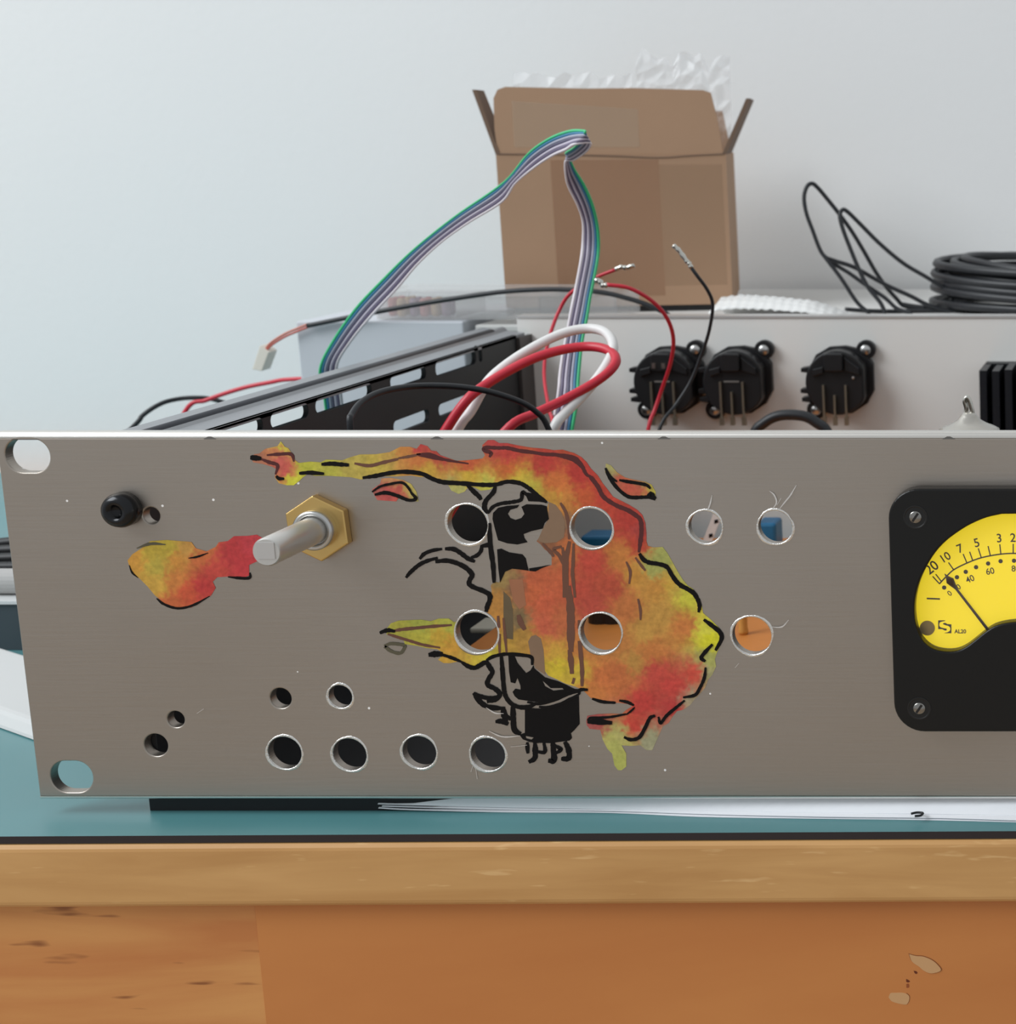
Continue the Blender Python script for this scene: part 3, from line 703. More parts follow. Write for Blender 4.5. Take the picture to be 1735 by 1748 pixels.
# ---- black button-head bolt near the left end
bc = onY(214, 868, 0)
bolt = mk('bolt_head', *lathe_geo([(4.0, 0), (4.0, -2.2), (3.6, -3.3), (2.7, -4.0), (1.75, -4.15), (1.7, -2.4), (0.01, -2.4)], (bc.x, 0, bc.z), 'y', 28), mat('black_oxide', (30, 31, 34), 0.22, metal=0.4), rack, smooth=True)
# ---- control shaft with hex nut
sc = onY(549, 899, 0)
hexp = []
for k in range(6):
    a = math.radians(60 * k + 33); hexp.append((sc.x + 7.7 * math.cos(a), sc.z + 7.7 * math.sin(a)))
shaft_prof = [(3.15, -0.5), (3.15, -23.6), (2.85, -24.1), (0.01, -24.1)]
V, F = lathe_geo(shaft_prof, (sc.x, 0, sc.z), 'y', 40)
# D-flat on the last millimetres of the shaft
V = [(x, y, z if y > -17 else min(z, sc.z + 3.15)) for x, y, z in V]
pot = mk('control_shaft', V, F, mat('shaft_nickel', (214, 212, 208), 0.32, metal=0.75), rack, smooth=True)
pot.data.set_sharp_from_angle(angle=math.radians(40))
bevel(mk('hex_nut', *plate_geo([hexp], -2.3, 0, 0.35), M_BRASS, pot), 0.1, 1)
mk('bushing', *lathe_geo([(4.6, -0.2), (4.6, -4.2), (4.2, -4.6), (3.6, -4.6), (3.5, -3.4), (3.2, -3.4)], (sc.x, 0, sc.z), 'y', 36), M_STEEL, pot, smooth=True)
# flat cut facing upper left at the tip
mk('shaft_flat', *rot_geo(box_geo(sc.x - 1.9, sc.x + 1.9, -24.3, -24.0, sc.z - 1.4, sc.z + 2.2), 0, (0, 0)), mat('cut_face', (206, 204, 202), 0.4, metal=0.6), pot)

# ---- moving-coil meter
mx0 = -64.15; MW = 57.6; MCX = mx0 + MW / 2; mz0, mz1 = 22.2, 79.8
def Vz(pts): return [(1500 + p[0] * 235 / 893, 800 + p[1] * 460 / 1748) for p in pts]
def mm_(pts, y): return [pp(u, v, y) for u, v in Vz(pts)]
MY = -4.0
win = mm_([(893, 292), (800, 297), (700, 320), (600, 362), (520, 410), (440, 470), (370, 545), (310, 640), (265, 740), (240, 840), (234, 920), (241, 1000), (262, 1070), (300, 1130), (360, 1172),
           (440, 1188), (510, 1182), (570, 1155), (630, 1110), (690, 1062), (750, 1024), (820, 1004), (885, 996)], MY)
win = [p for p in win if p[0] < MCX - 0.4]
win = win + [(2 * MCX - x, z) for x, z in reversed(win)]
win = [(p.x, p.y) for p in cat_rom([(x, z, 0) for x, z in win] + [(win[0][0], win[0][1], 0)], 3)][:-1]
bez = mk('meter_case', *plate_geo([rounded_rect(mx0, mx0 + MW, mz0, mz1, 7.0, 10), win], MY, 0, 0.5, 3), mat('meter_black', (16, 15, 14), 0.3, spec=0.35), rack)
M_DIAL = bpy.data.materials.new('backlit_dial'); M_DIAL.use_nodes = True
b_ = M_DIAL.node_tree.nodes['Principled BSDF']
b_.inputs['Base Color'].default_value = (*lin((206, 180, 20)), 1); b_.inputs['Roughness'].default_value = 0.6
b_.inputs['Emission Color'].default_value = (*lin((255, 226, 0)), 1); b_.inputs['Emission Strength'].default_value = 0.56
DY = -1.2
mk('dial', *plate_geo([rounded_rect(mx0 + 1.5, mx0 + MW - 1.5, mz0 + 1.5, mz1 - 1.5, 4)], DY, DY + 0.8, 0), M_DIAL, bez)
# inner black skirt below the window and the window pane
pane = glassy('meter_glass', (255, 255, 255), 0.965, 0.03)
wc = (sum(p[0] for p in win) / len(win), sum(p[1] for p in win) / len(win))
mk('window_pane', *plate_geo([[(wc[0] + (x - wc[0]) * 1.02, wc[1] + (z - wc[1]) * 1.02) for x, z in win]], -2.2, -1.9, 0), pane, bez)
M_PRINT = mat('dial_print', (52, 34, 6), 0.6)
def dial_line(pts, wmm, y=DY - 0.05):
    P = mm_(pts, DY)
    out = []
    for a, b in zip(P[:-1], P[1:]):
        d = (b[0] - a[0], b[1] - a[1]); L = math.hypot(*d) + 1e-9; nx, nz = -d[1] / L * wmm / 2, d[0] / L * wmm / 2
        out.append(([(a[0] + nx, y, a[1] + nz), (b[0] + nx, y, b[1] + nz), (b[0] - nx, y, b[1] - nz), (a[0] - nx, y, a[1] - nz)], [(0, 1, 2, 3)]))
    return merge(out)
arcpts = [(p.x, p.y) for p in cat_rom([(395, 748, 0), (440, 700, 0), (490, 655, 0), (575, 612, 0), (670, 577, 0), (795, 554, 0), (900, 550, 0), (985, 562, 0)], 5)]
mk('scale_arc', *dial_line(arcpts, 0.32), M_PRINT, bez)
for i, t in enumerate([[(396, 746), (352, 698)], [(411, 734), (372, 684)], [(490, 658), (455, 608)], [(575, 612), (550, 553)], [(613, 598), (592, 538)], [(668, 578), (648, 516)], [(727, 566), (712, 502)],
          [(795, 556), (788, 490)], [(875, 552), (875, 487)]]):
    mk('scale_tick', *dial_line(t, 0.28), M_PRINT, bez)
mk('minus_sign', *dial_line([(314, 842), (400, 845)], 0.38), M_PRINT, bez)
for x, y, a, s, h in ((345, 640, 38, '20', 62), (437, 572, 32, '10', 52), (530, 517, 22, '7', 54), (637, 480, 14, '5', 54), (783, 450, 4, '3', 54), (873, 447, 0, '2', 54),
                      (462, 808, 38, '0', 34), (520, 766, 32, '0', 34), (594, 715, 24, '40', 40), (725, 664, 12, '60', 40), (890, 647, 2, '80', 38), (531, 1055, 0, 'AL20', 26)):
    c = mm_([(x, y)], DY)[0]
    mk('scale_lettering', *text_geo(s, h * 0.263 / 6.9, c[0], c[1], DY - 0.06, math.radians(a), 0.95, 0.03 if s == 'AL20' else 0.012), M_PRINT, bez)
for x, y in ((427, 771), (510, 704), (567, 669), (634, 639), (712, 615), (793, 600), (880, 597)):
    c = mm_([(x, y)], DY)[0]
    mk('scale_dot', *plate_geo([circle(c[0], c[1], 0.5, 16)], DY - 0.07, DY, 0), M_PRINT, bez)
# maker's emblem: two interlocking brackets
def emb(pts): return [pp(1590 + x * 70 / 1735, 1050 + y * 70 / 1735, DY) for x, y in pts]
for pts in ([(300, 220), (600, 220), (590, 245), (480, 265), (385, 295), (352, 345), (345, 440), (390, 510), (520, 550), (650, 572), (665, 610), (640, 655), (560, 640), (470, 590), (300, 590)],
            [(500, 350), (560, 328), (620, 332), (680, 375), (860, 390), (860, 765), (570, 760), (580, 745), (700, 725), (790, 670), (815, 600), (805, 520), (740, 460), (600, 420), (520, 390)]):
    mk('maker_emblem', *plate_geo([emb(pts)], DY - 0.06, DY, 0), M_PRINT, bez)
def dz(p, y): 
    q = mm_([p], y)[0]; return Vector((q[0], y, q[1]))
n0, n1 = dz((430, 682), DY - 0.4), dz((716, 1052), DY - 0.4)
need = merge([tube_geo([n0 + (n1 - n0) * t for t in (0, 0.05, 0.12, 0.2, 0.26, 0.6, 1)], 0.2, 8, [0.08, 0.3, 1.0, 0.62, 0.3, 0.32, 0.36])])
mk('needle', *need, mat('needle_brown', (60, 36, 20), 0.5), bez, smooth=True)
pc = mm_([(318, 1033)], DY)[0]
mk('dial_screw', *lathe_geo([(1.75, 0), (1.75, -0.25), (0.01, -0.4)], (pc[0], DY, pc[1]), 'y', 24), mat('dial_screw', (150, 124, 60), 0.4, metal=0.6), bez)
for cx, cz in ((0, 0), (1, 0), (0, 1), (1, 1)):
    a = mm_([(240, 315)], MY)[0]; b2 = mm_([(265, 1556)], MY)[0]
    x = a[0] if not cz else b2[0]; z = a[1] if not cz else b2[1]
    if cx: x = 2 * MCX - x
    mk('screw_recess', *lathe_geo([(2.75, 0), (2.75, -0.10), (2.5, -0.12), (2.3, -0.02), (0.01, -0.02)], (x, MY, z), 'y', 28), mat('recess_black', (14, 14, 14), 0.35), bez, smooth=False)
    sc_ = mk('case_screw', *lathe_geo([(1.45, -0.02), (1.42, -0.16), (1.15, -0.3), (0.01, -0.36)], (x, MY, z), 'y', 20), mat('dull_screw', (150, 148, 144), 0.25, metal=1.0), bez, smooth=True)
    g_ = box_geo(-0.28, 0.28, MY - 0.42, MY - 0.2, -1.15, 1.15)
    mk('screw_slot', [(x + v[0] * 0.82 + v[2] * 0.57, v[1], z + v[2] * 0.82 - v[0] * 0.57) for v in g_[0]], g_[1], mat('slot_dark', (24, 22, 22), 0.5), bez)

# ---- chassis: bottom, sides, rear
SX = -240.0                                  # inner face of the black side wall
REAR = 250.0
mk('bottom_plate', *box_geo(-243.4, 191, PT, REAR, 0.05, 3.0), mat('bottom_plate', (30, 31, 34), 0.5, metal=0.3), rack)
FZ = 86.0
def sidewall(name, X, sgn):
    # outline in (Y,Z), slots through it
    lp = [[(PT, 3), (238, 3), (238, FZ), (PT, FZ)]]
    def quad(pts):
        out = []
        for u, v in pts:
            p = onX(u, v, SX); out.append((p.y, p.z))
        ys = [q[0] for q in out]; zs = [q[1] for q in out]
        return rounded_rect(min(ys), max(ys), sum(sorted(zs)[:2]) / 2, sum(sorted(zs)[2:]) / 2, 2.0, 5)
    lp.append(quad([(745, 618), (812, 598), (812, 622), (745, 642)]))
    lp.append(quad([(667, 642), (727, 626), (727, 648), (667, 664)]))
    lp.append(quad([(540, 682), (634, 654), (634, 678), (540, 706)]))
    y0, y1 = min(q[0] for q in lp[-1]), max(q[0] for q in lp[-1]); z0, z1 = min(q[1] for q in lp[-1]), max(q[1] for q in lp[-1])
    lp.append(rounded_rect(y0 - 24, y0 - 4, z0, z1, 2, 5))
    lp.append(rounded_rect(y0 - 52, y0 - 28, z0, z1, 2, 5))
    k = onX(820, 607, SX); lp.append(rounded_rect(k.y - 1.2, k.y + 1.6, k.z - 2.2, k.z + 3.4, 1.2, 5))
    # lower row
    first = [rounded_rect(min(q[0] for q in l), max(q[0] for q in l), z0 - 14, z1 - 14, 2, 5) for l in lp[1:6]]
    lp += first
    V, F = plate_geo(lp, -0.75, 0.75, 0.1, 1)
    return mk(name, [(X + sgn * (v[1] + 0.75), v[0], v[2]) for v in V], F, M_BLACKM, rack)
sw = sidewall('side_wall', SX, -1)
sidewall('side_wall', 188, 1)
def flange(x_in, x_out):
    s = 1 if x_out > x_in else -1
    prof = [(x_in, FZ - 1.2), (x_in, FZ), (x_in + s * 8.6, FZ), (x_in + s * 10, FZ + 1.0), (x_in + s * 11.2, FZ + 1.3), (x_in + s * 12.4, FZ + 1.0), (x_in + s * 13.6, FZ), (x_out, FZ), (x_out, FZ - 1.2)]
    V, F = [], []; n = len(prof)
    for yy in (24, 246):
        V += [(x, yy + (16 * abs(x - x_in) / 22 if yy > 100 else 0), z) for x, z in prof]
    for k in range(n): F.append((k, (k + 1) % n, n + (k + 1) % n, n + k))
    F += [tuple(range(n)), tuple(range(n, 2 * n))]
    return V, F
fl_ = mk('top_flange', *flange(SX, -262), M_FLANGE, rack)
mk('ridge_seam', *merge([tube_geo([(SX - 11.2 , 25, FZ - 0.25), (SX - 11.2, 243, FZ - 0.25)], 1.9, 14)]), mat('seam_grey', (58, 60, 66), 0.5), fl_, smooth=True)
mk('top_flange', *flange(188, 210), M_FLANGE, rack)
rear = mk('rear_panel', *box_geo(SX - 4, 210, REAR, REAR + 1.5, 3, 91.0), M_REAR, rack)
mk('rear_top_edge', *box_geo(SX - 4, 210, REAR - 0.4, REAR + 7.0, 91.0, 91.8), mat('zinc_edge', (214, 212, 210), 0.4, metal=0.6), rear)
mk('rear_return', *box_geo(SX - 0.2, SX + 1.2, 238, REAR, 3, FZ - 1), mat('return_grey', (90, 86, 84), 0.5, metal=0.4), rear)

# ---- XLR sockets seen from behind
def xlr(cx, cz, kind):
    Yb = REAR
    def loc(pts): return [(cx + x, cz + z) for x, z in pts]
    lug1 = [(9.6 + 3.6 * math.cos(math.radians(a)), 11.3 + 3.6 * math.sin(math.radians(a))) for a in range(-70, 171, 20)]
    lug2 = [(-9.6 + 3.6 * math.cos(math.radians(a)), -11.3 + 3.6 * math.sin(math.radians(a))) for a in range(110, 351, 20)]
    out = lug1 + [(2, 12.8), (-4, 12.4), (-9, 9.5), (-12, 4), (-12.6, -2), (-12.6, -8)] + lug2 + [(-3, -13), (4, -12.6), (9.5, -9), (12.2, -4), (12.2, 6)]
    body = mk('connector_flange', *plate_geo([loc(out)], Yb - 3.0, Yb, 0.4), M_BLACK, rack)
    # barrel
    bar = []
    for k in range(40):
        a = 2 * math.pi * k / 40; x, z = 11.6 * math.cos(a), 12.0 * math.sin(a)
        bar.append((min(x, 10.0), z))
    mk('barrel', *plate_geo([loc(bar)], Yb - 11.0, Yb - 2.8, 0.7), M_BLACK, body)
    mk('key_block', *plate_geo([loc(rounded_rect(-4.2, 2.8, 4.5, 11.2, 1.0, 3))], Yb - 13.2, Yb - 10.5, 0.5), M_BLACK, body)
    mk('face_ridge', *plate_geo([loc([(-8.5, 5.2), (-4.6, 6.2), (-4.6, 3.8), (-8.5, 2.5)])], Yb - 12.4, Yb - 10.5, 0.3), M_BLACK, body)
    mk('face_ridge', *plate_geo([loc([(3.2, 9.8), (8.6, 5.6), (8.6, 3.0), (3.2, 4.6)])], Yb - 12.0, Yb - 10.5, 0.3), M_BLACK, body)
    for s in ((-12.6, 4.6), (-13.0, -3.2), (-12.6, -6.4)):
        mk('side_tab', *plate_geo([loc([(s[0] - 0.9, s[1] - 0.8), (s[0] + 2.4, s[1] - 1.2), (s[0] + 2.4, s[1] + 1.2), (s[0] - 0.9, s[1] + 0.6)])], Yb - 9, Yb - 4, 0.2), M_BLACK, body)
    for x, z in ((9.6, 11.3), (-9.6, -11.3)):
        mk('mounting_screw', *lathe_geo([(2.0, -2.9), (2.0, -3.6), (1.4, -4.2), (0.01, -4.2)], (cx + x, Yb, cz + z), 'y', 18), M_STEEL, body, smooth=True)
    top = 0.6 if kind < 2 else -0.6
    for dx, t in ((-4.8, top), (-0.8, top - 3.8), (3.4, top)):
        g = merge([box_geo(cx + dx - 0.38, cx + dx + 0.38, Yb - 12.2, Yb - 10.8, cz - 12.8, cz + t), box_geo(cx + dx - 0.75, cx + dx + 0.75, Yb - 12.4, Yb - 10.6, cz - 15.6, cz - 12.6)])
        mk('contact_pin', *g, mat('pin_tin', (176, 168, 150), 0.3, metal=0.9), body)
    if kind < 2:
        mk('slot_bar', *box_geo(cx - 3.6, cx + 2.0, Yb - 11.4, Yb - 10.8, cz + 0.3, cz + 0.9), mat('bar_grey', (120, 116, 112), 0.4), body)
    else:
        for x, z in ((6.2, 2.0),):
            mk('rivet', *lathe_geo([(0.6, -10.8), (0.5, -11.4), (0.01, -11.5)], (cx + x, Yb, cz + z), 'y', 12), M_STEEL, body)
    if kind == 0:
        for x in (-3.0, 0.6):
            mk('tinned_spot', *box_geo(cx + x - 0.7, cx + x + 0.7, Yb - 13.6, Yb - 13.0, cz + 5.8, cz + 7.8), M_TIN, body)
for k, u in enumerate((1143, 1260, 1434)):
    p = onY(u, 650, REAR - 5)
    xlr(p.x, p.z, k)
# ---- finned heatsink on the rear panel
hs = onY(1672, 632, 226)
hsb = mk('heatsink', *box_geo(hs.x + 0.2, hs.x + 64, 244, REAR, 20, hs.z), mat('heatsink_black', (26, 28, 32), 0.45, metal=0.3), rack)
for k in range(14):
    x = hs.x + k * 4.6
    mk('fin', *box_geo(x, x + 2.6, 226, 244.2, 20, hs.z + random.uniform(-0.5, 0.5)), mat('fin_black', (30, 32, 38), 0.4, metal=0.3), hsb)

# ================================================================== INSIDE THE ENCLOSURE
board = mk('circuit_board', *box_geo(-206, -86, 92, 234, 9.0, 10.6), M_ORANGE, rack)
board['label'] = 'orange-brown circuit board'
for x, y in ((-203, 96), (-90, 96), (-203, 232), (-90, 232)):
    mk('standoff', *lathe_geo([(2.2, 0), (2.2, 6.05)], (x, y, 3.0), 'z', 12), M_STEEL, board)
def hole_pt(u, v, Y): return onY(u, v, Y)
a = hole_pt(1020, 925, 205)
bevel(mk('blue_capacitor', *box_geo(a.x - 6, a.x + 9, 205, 216, 10.6, a.z + 2), M_CAPBLUE, board), 1.0)
a = hole_pt(1315, 908, 205)
bevel(mk('blue_capacitor', *box_geo(a.x - 5, a.x + 2, 205, 216, 10.6, a.z + 3), M_CAPBLUE, board), 1.0)
for u, v, r in ((1022, 1062, 4.2), (1044, 1064, 4.2)):
    a = hole_pt(u, v + 8, 122)
    mk('black_capacitor', *lathe_geo([(r, 0), (r, 15), (r - 0.5, 15.6), (0.01, 15.6)], (a.x, 126, 10.6), 'z', 24), M_BLACK, board, smooth=False)
a = hole_pt(824, 1082, 118)
bevel(mk('relay', *box_geo(a.x - 4.0, a.x + 12, 118, 130, 10.6, a.z), M_LIGHT, board), 0.6)
a = hole_pt(1269, 1065, 112)
mk('film_resistor', *lathe_geo([(1.3, 0), (1.5, 1), (1.3, 2), (1.3, 8), (1.5, 9), (1.3, 10)], (a.x, 112, 10.6), 'z', 16), mat('resistor_tan', (214, 160, 84), 0.4), board, smooth=True)
a = hole_pt(1215, 905, 190)
g = box_geo(a.x - 1.6, a.x + 1.6, 190, 190.5, a.z - 16, a.z + 14)
g = ([(x + (z - a.z) * 0.42, y, z) for x, y, z in g[0]], g[1])
st = mk('wire_marker_strip', *g, M_WHITE, None, base=(a.x, 190, 10.6))
tag(st, 'white printed marker strip seen through the hole above the flame\'s right side', 'strip')
for dz_ in (-6, -2, 3):
    zc = a.z + dz_
    mk('print_mark', [(a.x + dz_ * 0.42 - 0.2 , 189.9, zc - 0.8), (a.x + dz_ * 0.42 + 1.2, 189.9, zc - 0.3), (a.x + dz_ * 0.42 + 1.2, 189.9, zc + 0.9), (a.x + dz_ * 0.42 - 0.1, 189.9, zc + 0.6)], [(0, 1, 2, 3)], M_INK, st)
tp = hole_pt(1655, 733, 70)
term = thing('terminal_post', 'grey domed terminal with a tinned solder lug behind the meter', 'terminal', (tp.x, 70, 3))
mk('post_body', *lathe_geo([(7.6, 0), (7.6, 66), (8.0, 68)], (tp.x, 70, 3), 'z', 30), mat('post_dark', (70, 70, 72), 0.5), term)
zt = tp.z
mk('dome', *lathe_geo([(8.0, 71 - zt), (8.2, 0.0), (7.0, 0.7), (5.0, 1.5), (3.2, 2.6), (2.2, 3.8), (1.5, 4.6), (0.01, 4.8)], (tp.x, 70, zt), 'z', 36), mat('dome_grey', (190, 186, 178), 0.25, metal=0.6), term, smooth=True)
lug = cat_rom([(tp.x + 1.2, 70, zt + 1.2), (tp.x + 1.0, 70, zt + 4.5), (tp.x + 0.3, 70, zt + 7.6), (tp.x - 0.4, 70, zt + 8.8), (tp.x - 1.0, 70, zt + 7.6), (tp.x - 0.6, 70, zt + 5.6), (tp.x - 1.2, 70, zt + 3.4)], 5)
mk('solder_lug', *tube_geo(lug, 0.62, 10), M_TIN, term, smooth=True)

# ================================================================== WIRES
def wire(name, px, depth, r, m, label, cat='wire', tail=None, n=10, sub=6):
    """Wire along photo points at its own distances: depth is a number or one per point."""
    ds = depth if isinstance(depth, (list, tuple)) else [depth] * len(px)
    if len(ds) == 2 and len(px) > 2:
        ds = [ds[0] + (ds[1] - ds[0]) * i / (len(px) - 1) for i in range(len(px))]
    P = [onY(u, v, d) for (u, v), d in zip(px, ds)]
    if tail: P = ([Vector(t) for t in tail[0]] if tail[0] else []) + P + ([Vector(t) for t in tail[1]] if tail[1] else [])
    base = min(P, key=lambda p: p.z)
    ob = mk(name, *tube_geo(cat_rom(P, sub), r, n), m, None, smooth=True, base=base)
    tag(ob, label, cat)
    return ob
Z4 = zm(550, 480, 550 / 1735)
wp = Z4([(740, 780), (800, 700), (890, 545), (1000, 445), (1150, 350), (1300, 280), (1430, 255), (1520, 272), (1565, 330), (1558, 400), (1500, 500), (1400, 620), (1300, 720), (1250, 790)])
e0 = onY(*wp[0], 120); e1 = onY(*wp[-1], 110)
wire('white_wire', wp, [120, 122, 126, 130, 135, 140, 142, 140, 136, 132, 126, 120, 114, 110], 1.5, M_WHITE, 'thick white wire looping above the painted panel beside the thick red one', tail=([(e0.x - 12, 115, e0.z - 28), (e0.x - 6, 118, e0.z - 12)], [(e1.x - 6, 108, e1.z - 14), (e1.x - 14, 106, e1.z - 34)]))
rp = Z4([(680, 780), (780, 640), (870, 565), (1000, 485), (1150, 412), (1300, 368), (1430, 352), (1530, 367), (1582, 412), (1562, 470), (1470, 545), (1300, 640), (1150, 712), (1010, 785)])
e0 = onY(*rp[0], 116); e1 = onY(*rp[-1], 104)
wire('red_wire', rp, [116, 118, 122, 126, 130, 134, 136, 134, 130, 126, 122, 116, 110, 104], 1.45, M_RED, 'thick red wire looping above the painted panel beside the thick white one', tail=([(e0.x - 14, 112, e0.z - 28), (e0.x - 7, 114, e0.z - 12)], [(e1.x - 9, 100, e1.z - 12), (e1.x - 20, 96, e1.z - 30)]))
bp_ = Z4([(152, 785), (160, 720), (220, 645), (330, 592), (500, 565), (700, 566), (880, 590), (1050, 642), (1150, 700), (1215, 785)])
e0 = onY(*bp_[0], 60); e1 = onY(*bp_[-1], 105)
wire('black_wire', bp_, [60, 62, 68, 76, 86, 92, 96, 100, 103, 105], 0.85, M_CABLE, 'black wire arching low across the slotted side wall inside the enclosure', tail=([(e0.x + 1, 60, 10), (e0.x, 60, e0.z - 20)], [(e1.x + 3, 106, e1.z - 14), (e1.x + 2, 107, e1.z - 40)]))
# thin wires with tinned crimps
def crimped(name, px, ds, r, m, tipx, tipd, label, tail):
    P = [onY(u, v, d) for (u, v), d in zip(px, ds)] + [Vector(t) for t in tail]
    root = thing(name, label, 'wire', tuple(P[-1]))
    mk('insulation', *tube_geo(cat_rom(P, 6), r, 10), m, root, smooth=True)
    T = [onY(u, v, d) for (u, v), d in zip(tipx, tipd)]
    n = len(T) * 4 - 3
    Q = cat_rom(T, 4)
    rr = [r * (0.8 + 0.75 * abs(math.sin(i * 1.1))) for i in range(len(Q))]
    mk('crimp_terminal', *tube_geo(Q, r, 10, rr), M_TIN, root, smooth=True)
    return root
p1 = [(1052, 460), (1015, 475), (975, 500), (955, 530), (940, 570), (931, 610), (930, 650), (938, 700), (945, 728)]
e = onY(945, 728, 160)
crimped('red_wire', p1, [205, 205, 206, 206, 200, 192, 184, 170, 160], 0.62, M_RED, [(1050, 461), (1060, 456), (1070, 457), (1083, 453)], [205] * 4,
        'thin red wire with a bare crimp pointing right, passing behind the ribbon cable', [(e.x + 2, 156, e.z - 20), (e.x + 4, 154, 14)])
p2 = [(1036, 486), (1075, 492), (1115, 515), (1140, 545), (1150, 580), (1145, 620), (1130, 665), (1118, 700), (1108, 728)]
e = onY(1108, 728, 200)
crimped('red_wire', p2, [180, 182, 186, 190, 195, 200, 204, 203, 200], 0.68, M_RED, [(1038, 486), (1030, 487), (1024, 480), (1016, 478)], [180] * 4,
        'thin red wire with a crimp, curving down across the leftmost round connector', [(e.x - 2, 198, e.z - 15), (e.x - 4, 196, 14)])
p3 = [(1179, 455), (1190, 470), (1208, 495), (1217, 520), (1212, 560), (1200, 600), (1180, 650), (1155, 690), (1128, 728)]
e = onY(1128, 728, 190)
crimped('black_wire', p3, [190, 190, 192, 194, 196, 198, 198, 195, 190], 0.6, M_CABLE, [(1181, 458), (1177, 450), (1172, 445), (1160, 428), (1150, 419)], [190] * 5,
        'thin black wire with a bare tip standing up between two round connectors', [(e.x - 3, 188, e.z - 15), (e.x - 6, 186, 14)])
# ribbon cable: five bonded conductors, folded at the top
Z3 = zm(540, 200, 500 / 1735)
gl = Z3([(25, 1490), (100, 1330), (240, 1130), (400, 960), (540, 820), (680, 700), (850, 570), (1050, 435), (1150, 350), (1260, 215), (1380, 130), (1500, 85), (1585, 82)])
wl = Z3([(120, 1470), (200, 1330), (330, 1170), (480, 1010), (600, 870), (740, 740), (900, 625), (1100, 500), (1180, 390), (1300, 290), (1400, 225), (1480, 190), (1530, 160)])
gf = Z3([(1592, 92), (1580, 130), (1530, 180), (1480, 212)]); wf = Z3([(1620, 150), (1615, 185), (1570, 225), (1520, 255)])
gd = Z3([(1490, 225), (1530, 310), (1590, 410), (1640, 530), (1668, 660), (1672, 790), (1650, 930), (1620, 1080), (1600, 1200), (1575, 1330), (1560, 1460), (1550, 1580), (1545, 1680)])
wd_ = Z3([(1478, 260), (1480, 350), (1500, 420), (1550, 520), (1582, 620), (1582, 740), (1570, 850), (1540, 1010), (1515, 1130), (1485, 1290), (1460, 1420), (1445, 1530), (1435, 1640)])
G = gl + gf + gd; W_ = wl + wf + wd_
nG = len(gl)
dep = []
for i in range(len(G)):
    if i < nG: dep.append(188 - 30 * (i / (nG - 1)))
    elif i < nG + 4: dep.append(158 + 5 * (i - nG))
    else: dep.append(175 + 3.5 * (i - nG - 4) if i - nG - 4 < 5 else 190 - (i - nG - 9) * 3)
rib = thing('ribbon_cable', 'green blue and grey ribbon cable arching up and folding in front of the box', 'cable', tuple(onY(970, 700, 170)))
cols = [M_GREEN, M_BLUE, M_SILVER, M_GREY, M_LILAC, M_VIOLET, M_RWHITE]
for k in range(7):
    t = k / 6
    P = [onY(g[0] + (q[0] - g[0]) * t, g[1] + (q[1] - g[1]) * t, d + (3.0 * (t - 0.5) if nG <= i < nG + 4 else 0)) for i, (g, q, d) in enumerate(zip(G, W_, dep))]
    # width of the band sets the conductor's radius
    R = []
    for g, q, d in zip(G, W_, dep):
        ww = (onY(g[0], g[1], d) - onY(q[0], q[1], d)).length
        R.append(max(0.36, min(0.56, ww / 6 * 0.56)))
    first = P[0]; last = P[-1]
    P = [first + Vector((-6, 14, -26)), first + Vector((-2, 5, -9))] + P + [last + Vector((-2, -4, -16)), last + Vector((-3, -6, -40))]
    R = [R[0]] * 2 + R + [R[-1]] * 2
    Q = cat_rom(P, 6); RR = cat_rom([(r, 0, 0) for r in R], 6)
    mk('conductor', *tube_geo(Q, 0.6, 8, [r.x for r in RR]), cols[k], rib, smooth=True)
# cable loop in front of the third connector
e0 = onY(1293, 735, 205); e1 = onY(1412, 735, 205)
wire('black_cable', [(1288, 742), (1305, 722), (1325, 711), (1348, 708), (1375, 711), (1395, 722), (1414, 740)], 205, 1.9, M_CABLE, 'thick black cable hump just above the panel between two round connectors', 'cable',
     tail=([(e0.x - 8, 205, 16), (e0.x - 5, 205, e0.z - 16)], [(e1.x + 6, 205, e1.z - 16), (e1.x + 9, 205, 16)]))
# wires left of the enclosure
e0 = onY(226, 732, 300)
wire('black_wire', [(226, 730), (245, 708), (275, 689), (305, 681), (335, 679), (365, 682), (420, 700)], [268, 270, 274, 278, 280, 282, 284], 0.9, M_CABLE, 'black wire arc rising left of the enclosure against the wall', tail=([(e0.x - 10, 262, 1.0), (e0.x - 4, 266, 25)], None))
wire('red_wire', [(322, 694), (350, 684), (380, 673), (420, 661), (460, 653), (490, 648), (530, 650), (560, 680)], [276, 277, 278, 278, 278, 277, 276, 275], 0.85, M_RED, 'red wire lying behind the long grey flange left of the enclosure', tail=([onY(300, 712, 275), onY(285, 760, 274)], None))

# ================================================================== BEHIND THE ENCLOSURE
CASE_Z = onY(1130, 539, 300).z
case = thing('pale_case', 'flat pale grey case under the cardboard box behind the enclosure', 'case', (-60, 345, 0))
bevel(mk('case_body', *box_geo(-266, 130, 268, 416, 0.6, CASE_Z - 3), mat('case_pale', (200, 200, 198), 0.6), case), 1.5)
bevel(mk('case_lid', *box_geo(-267, 131, 267, 417, CASE_Z - 3, CASE_Z), mat('case_lid_pale', (214, 213, 210), 0.6), case), 0.8)
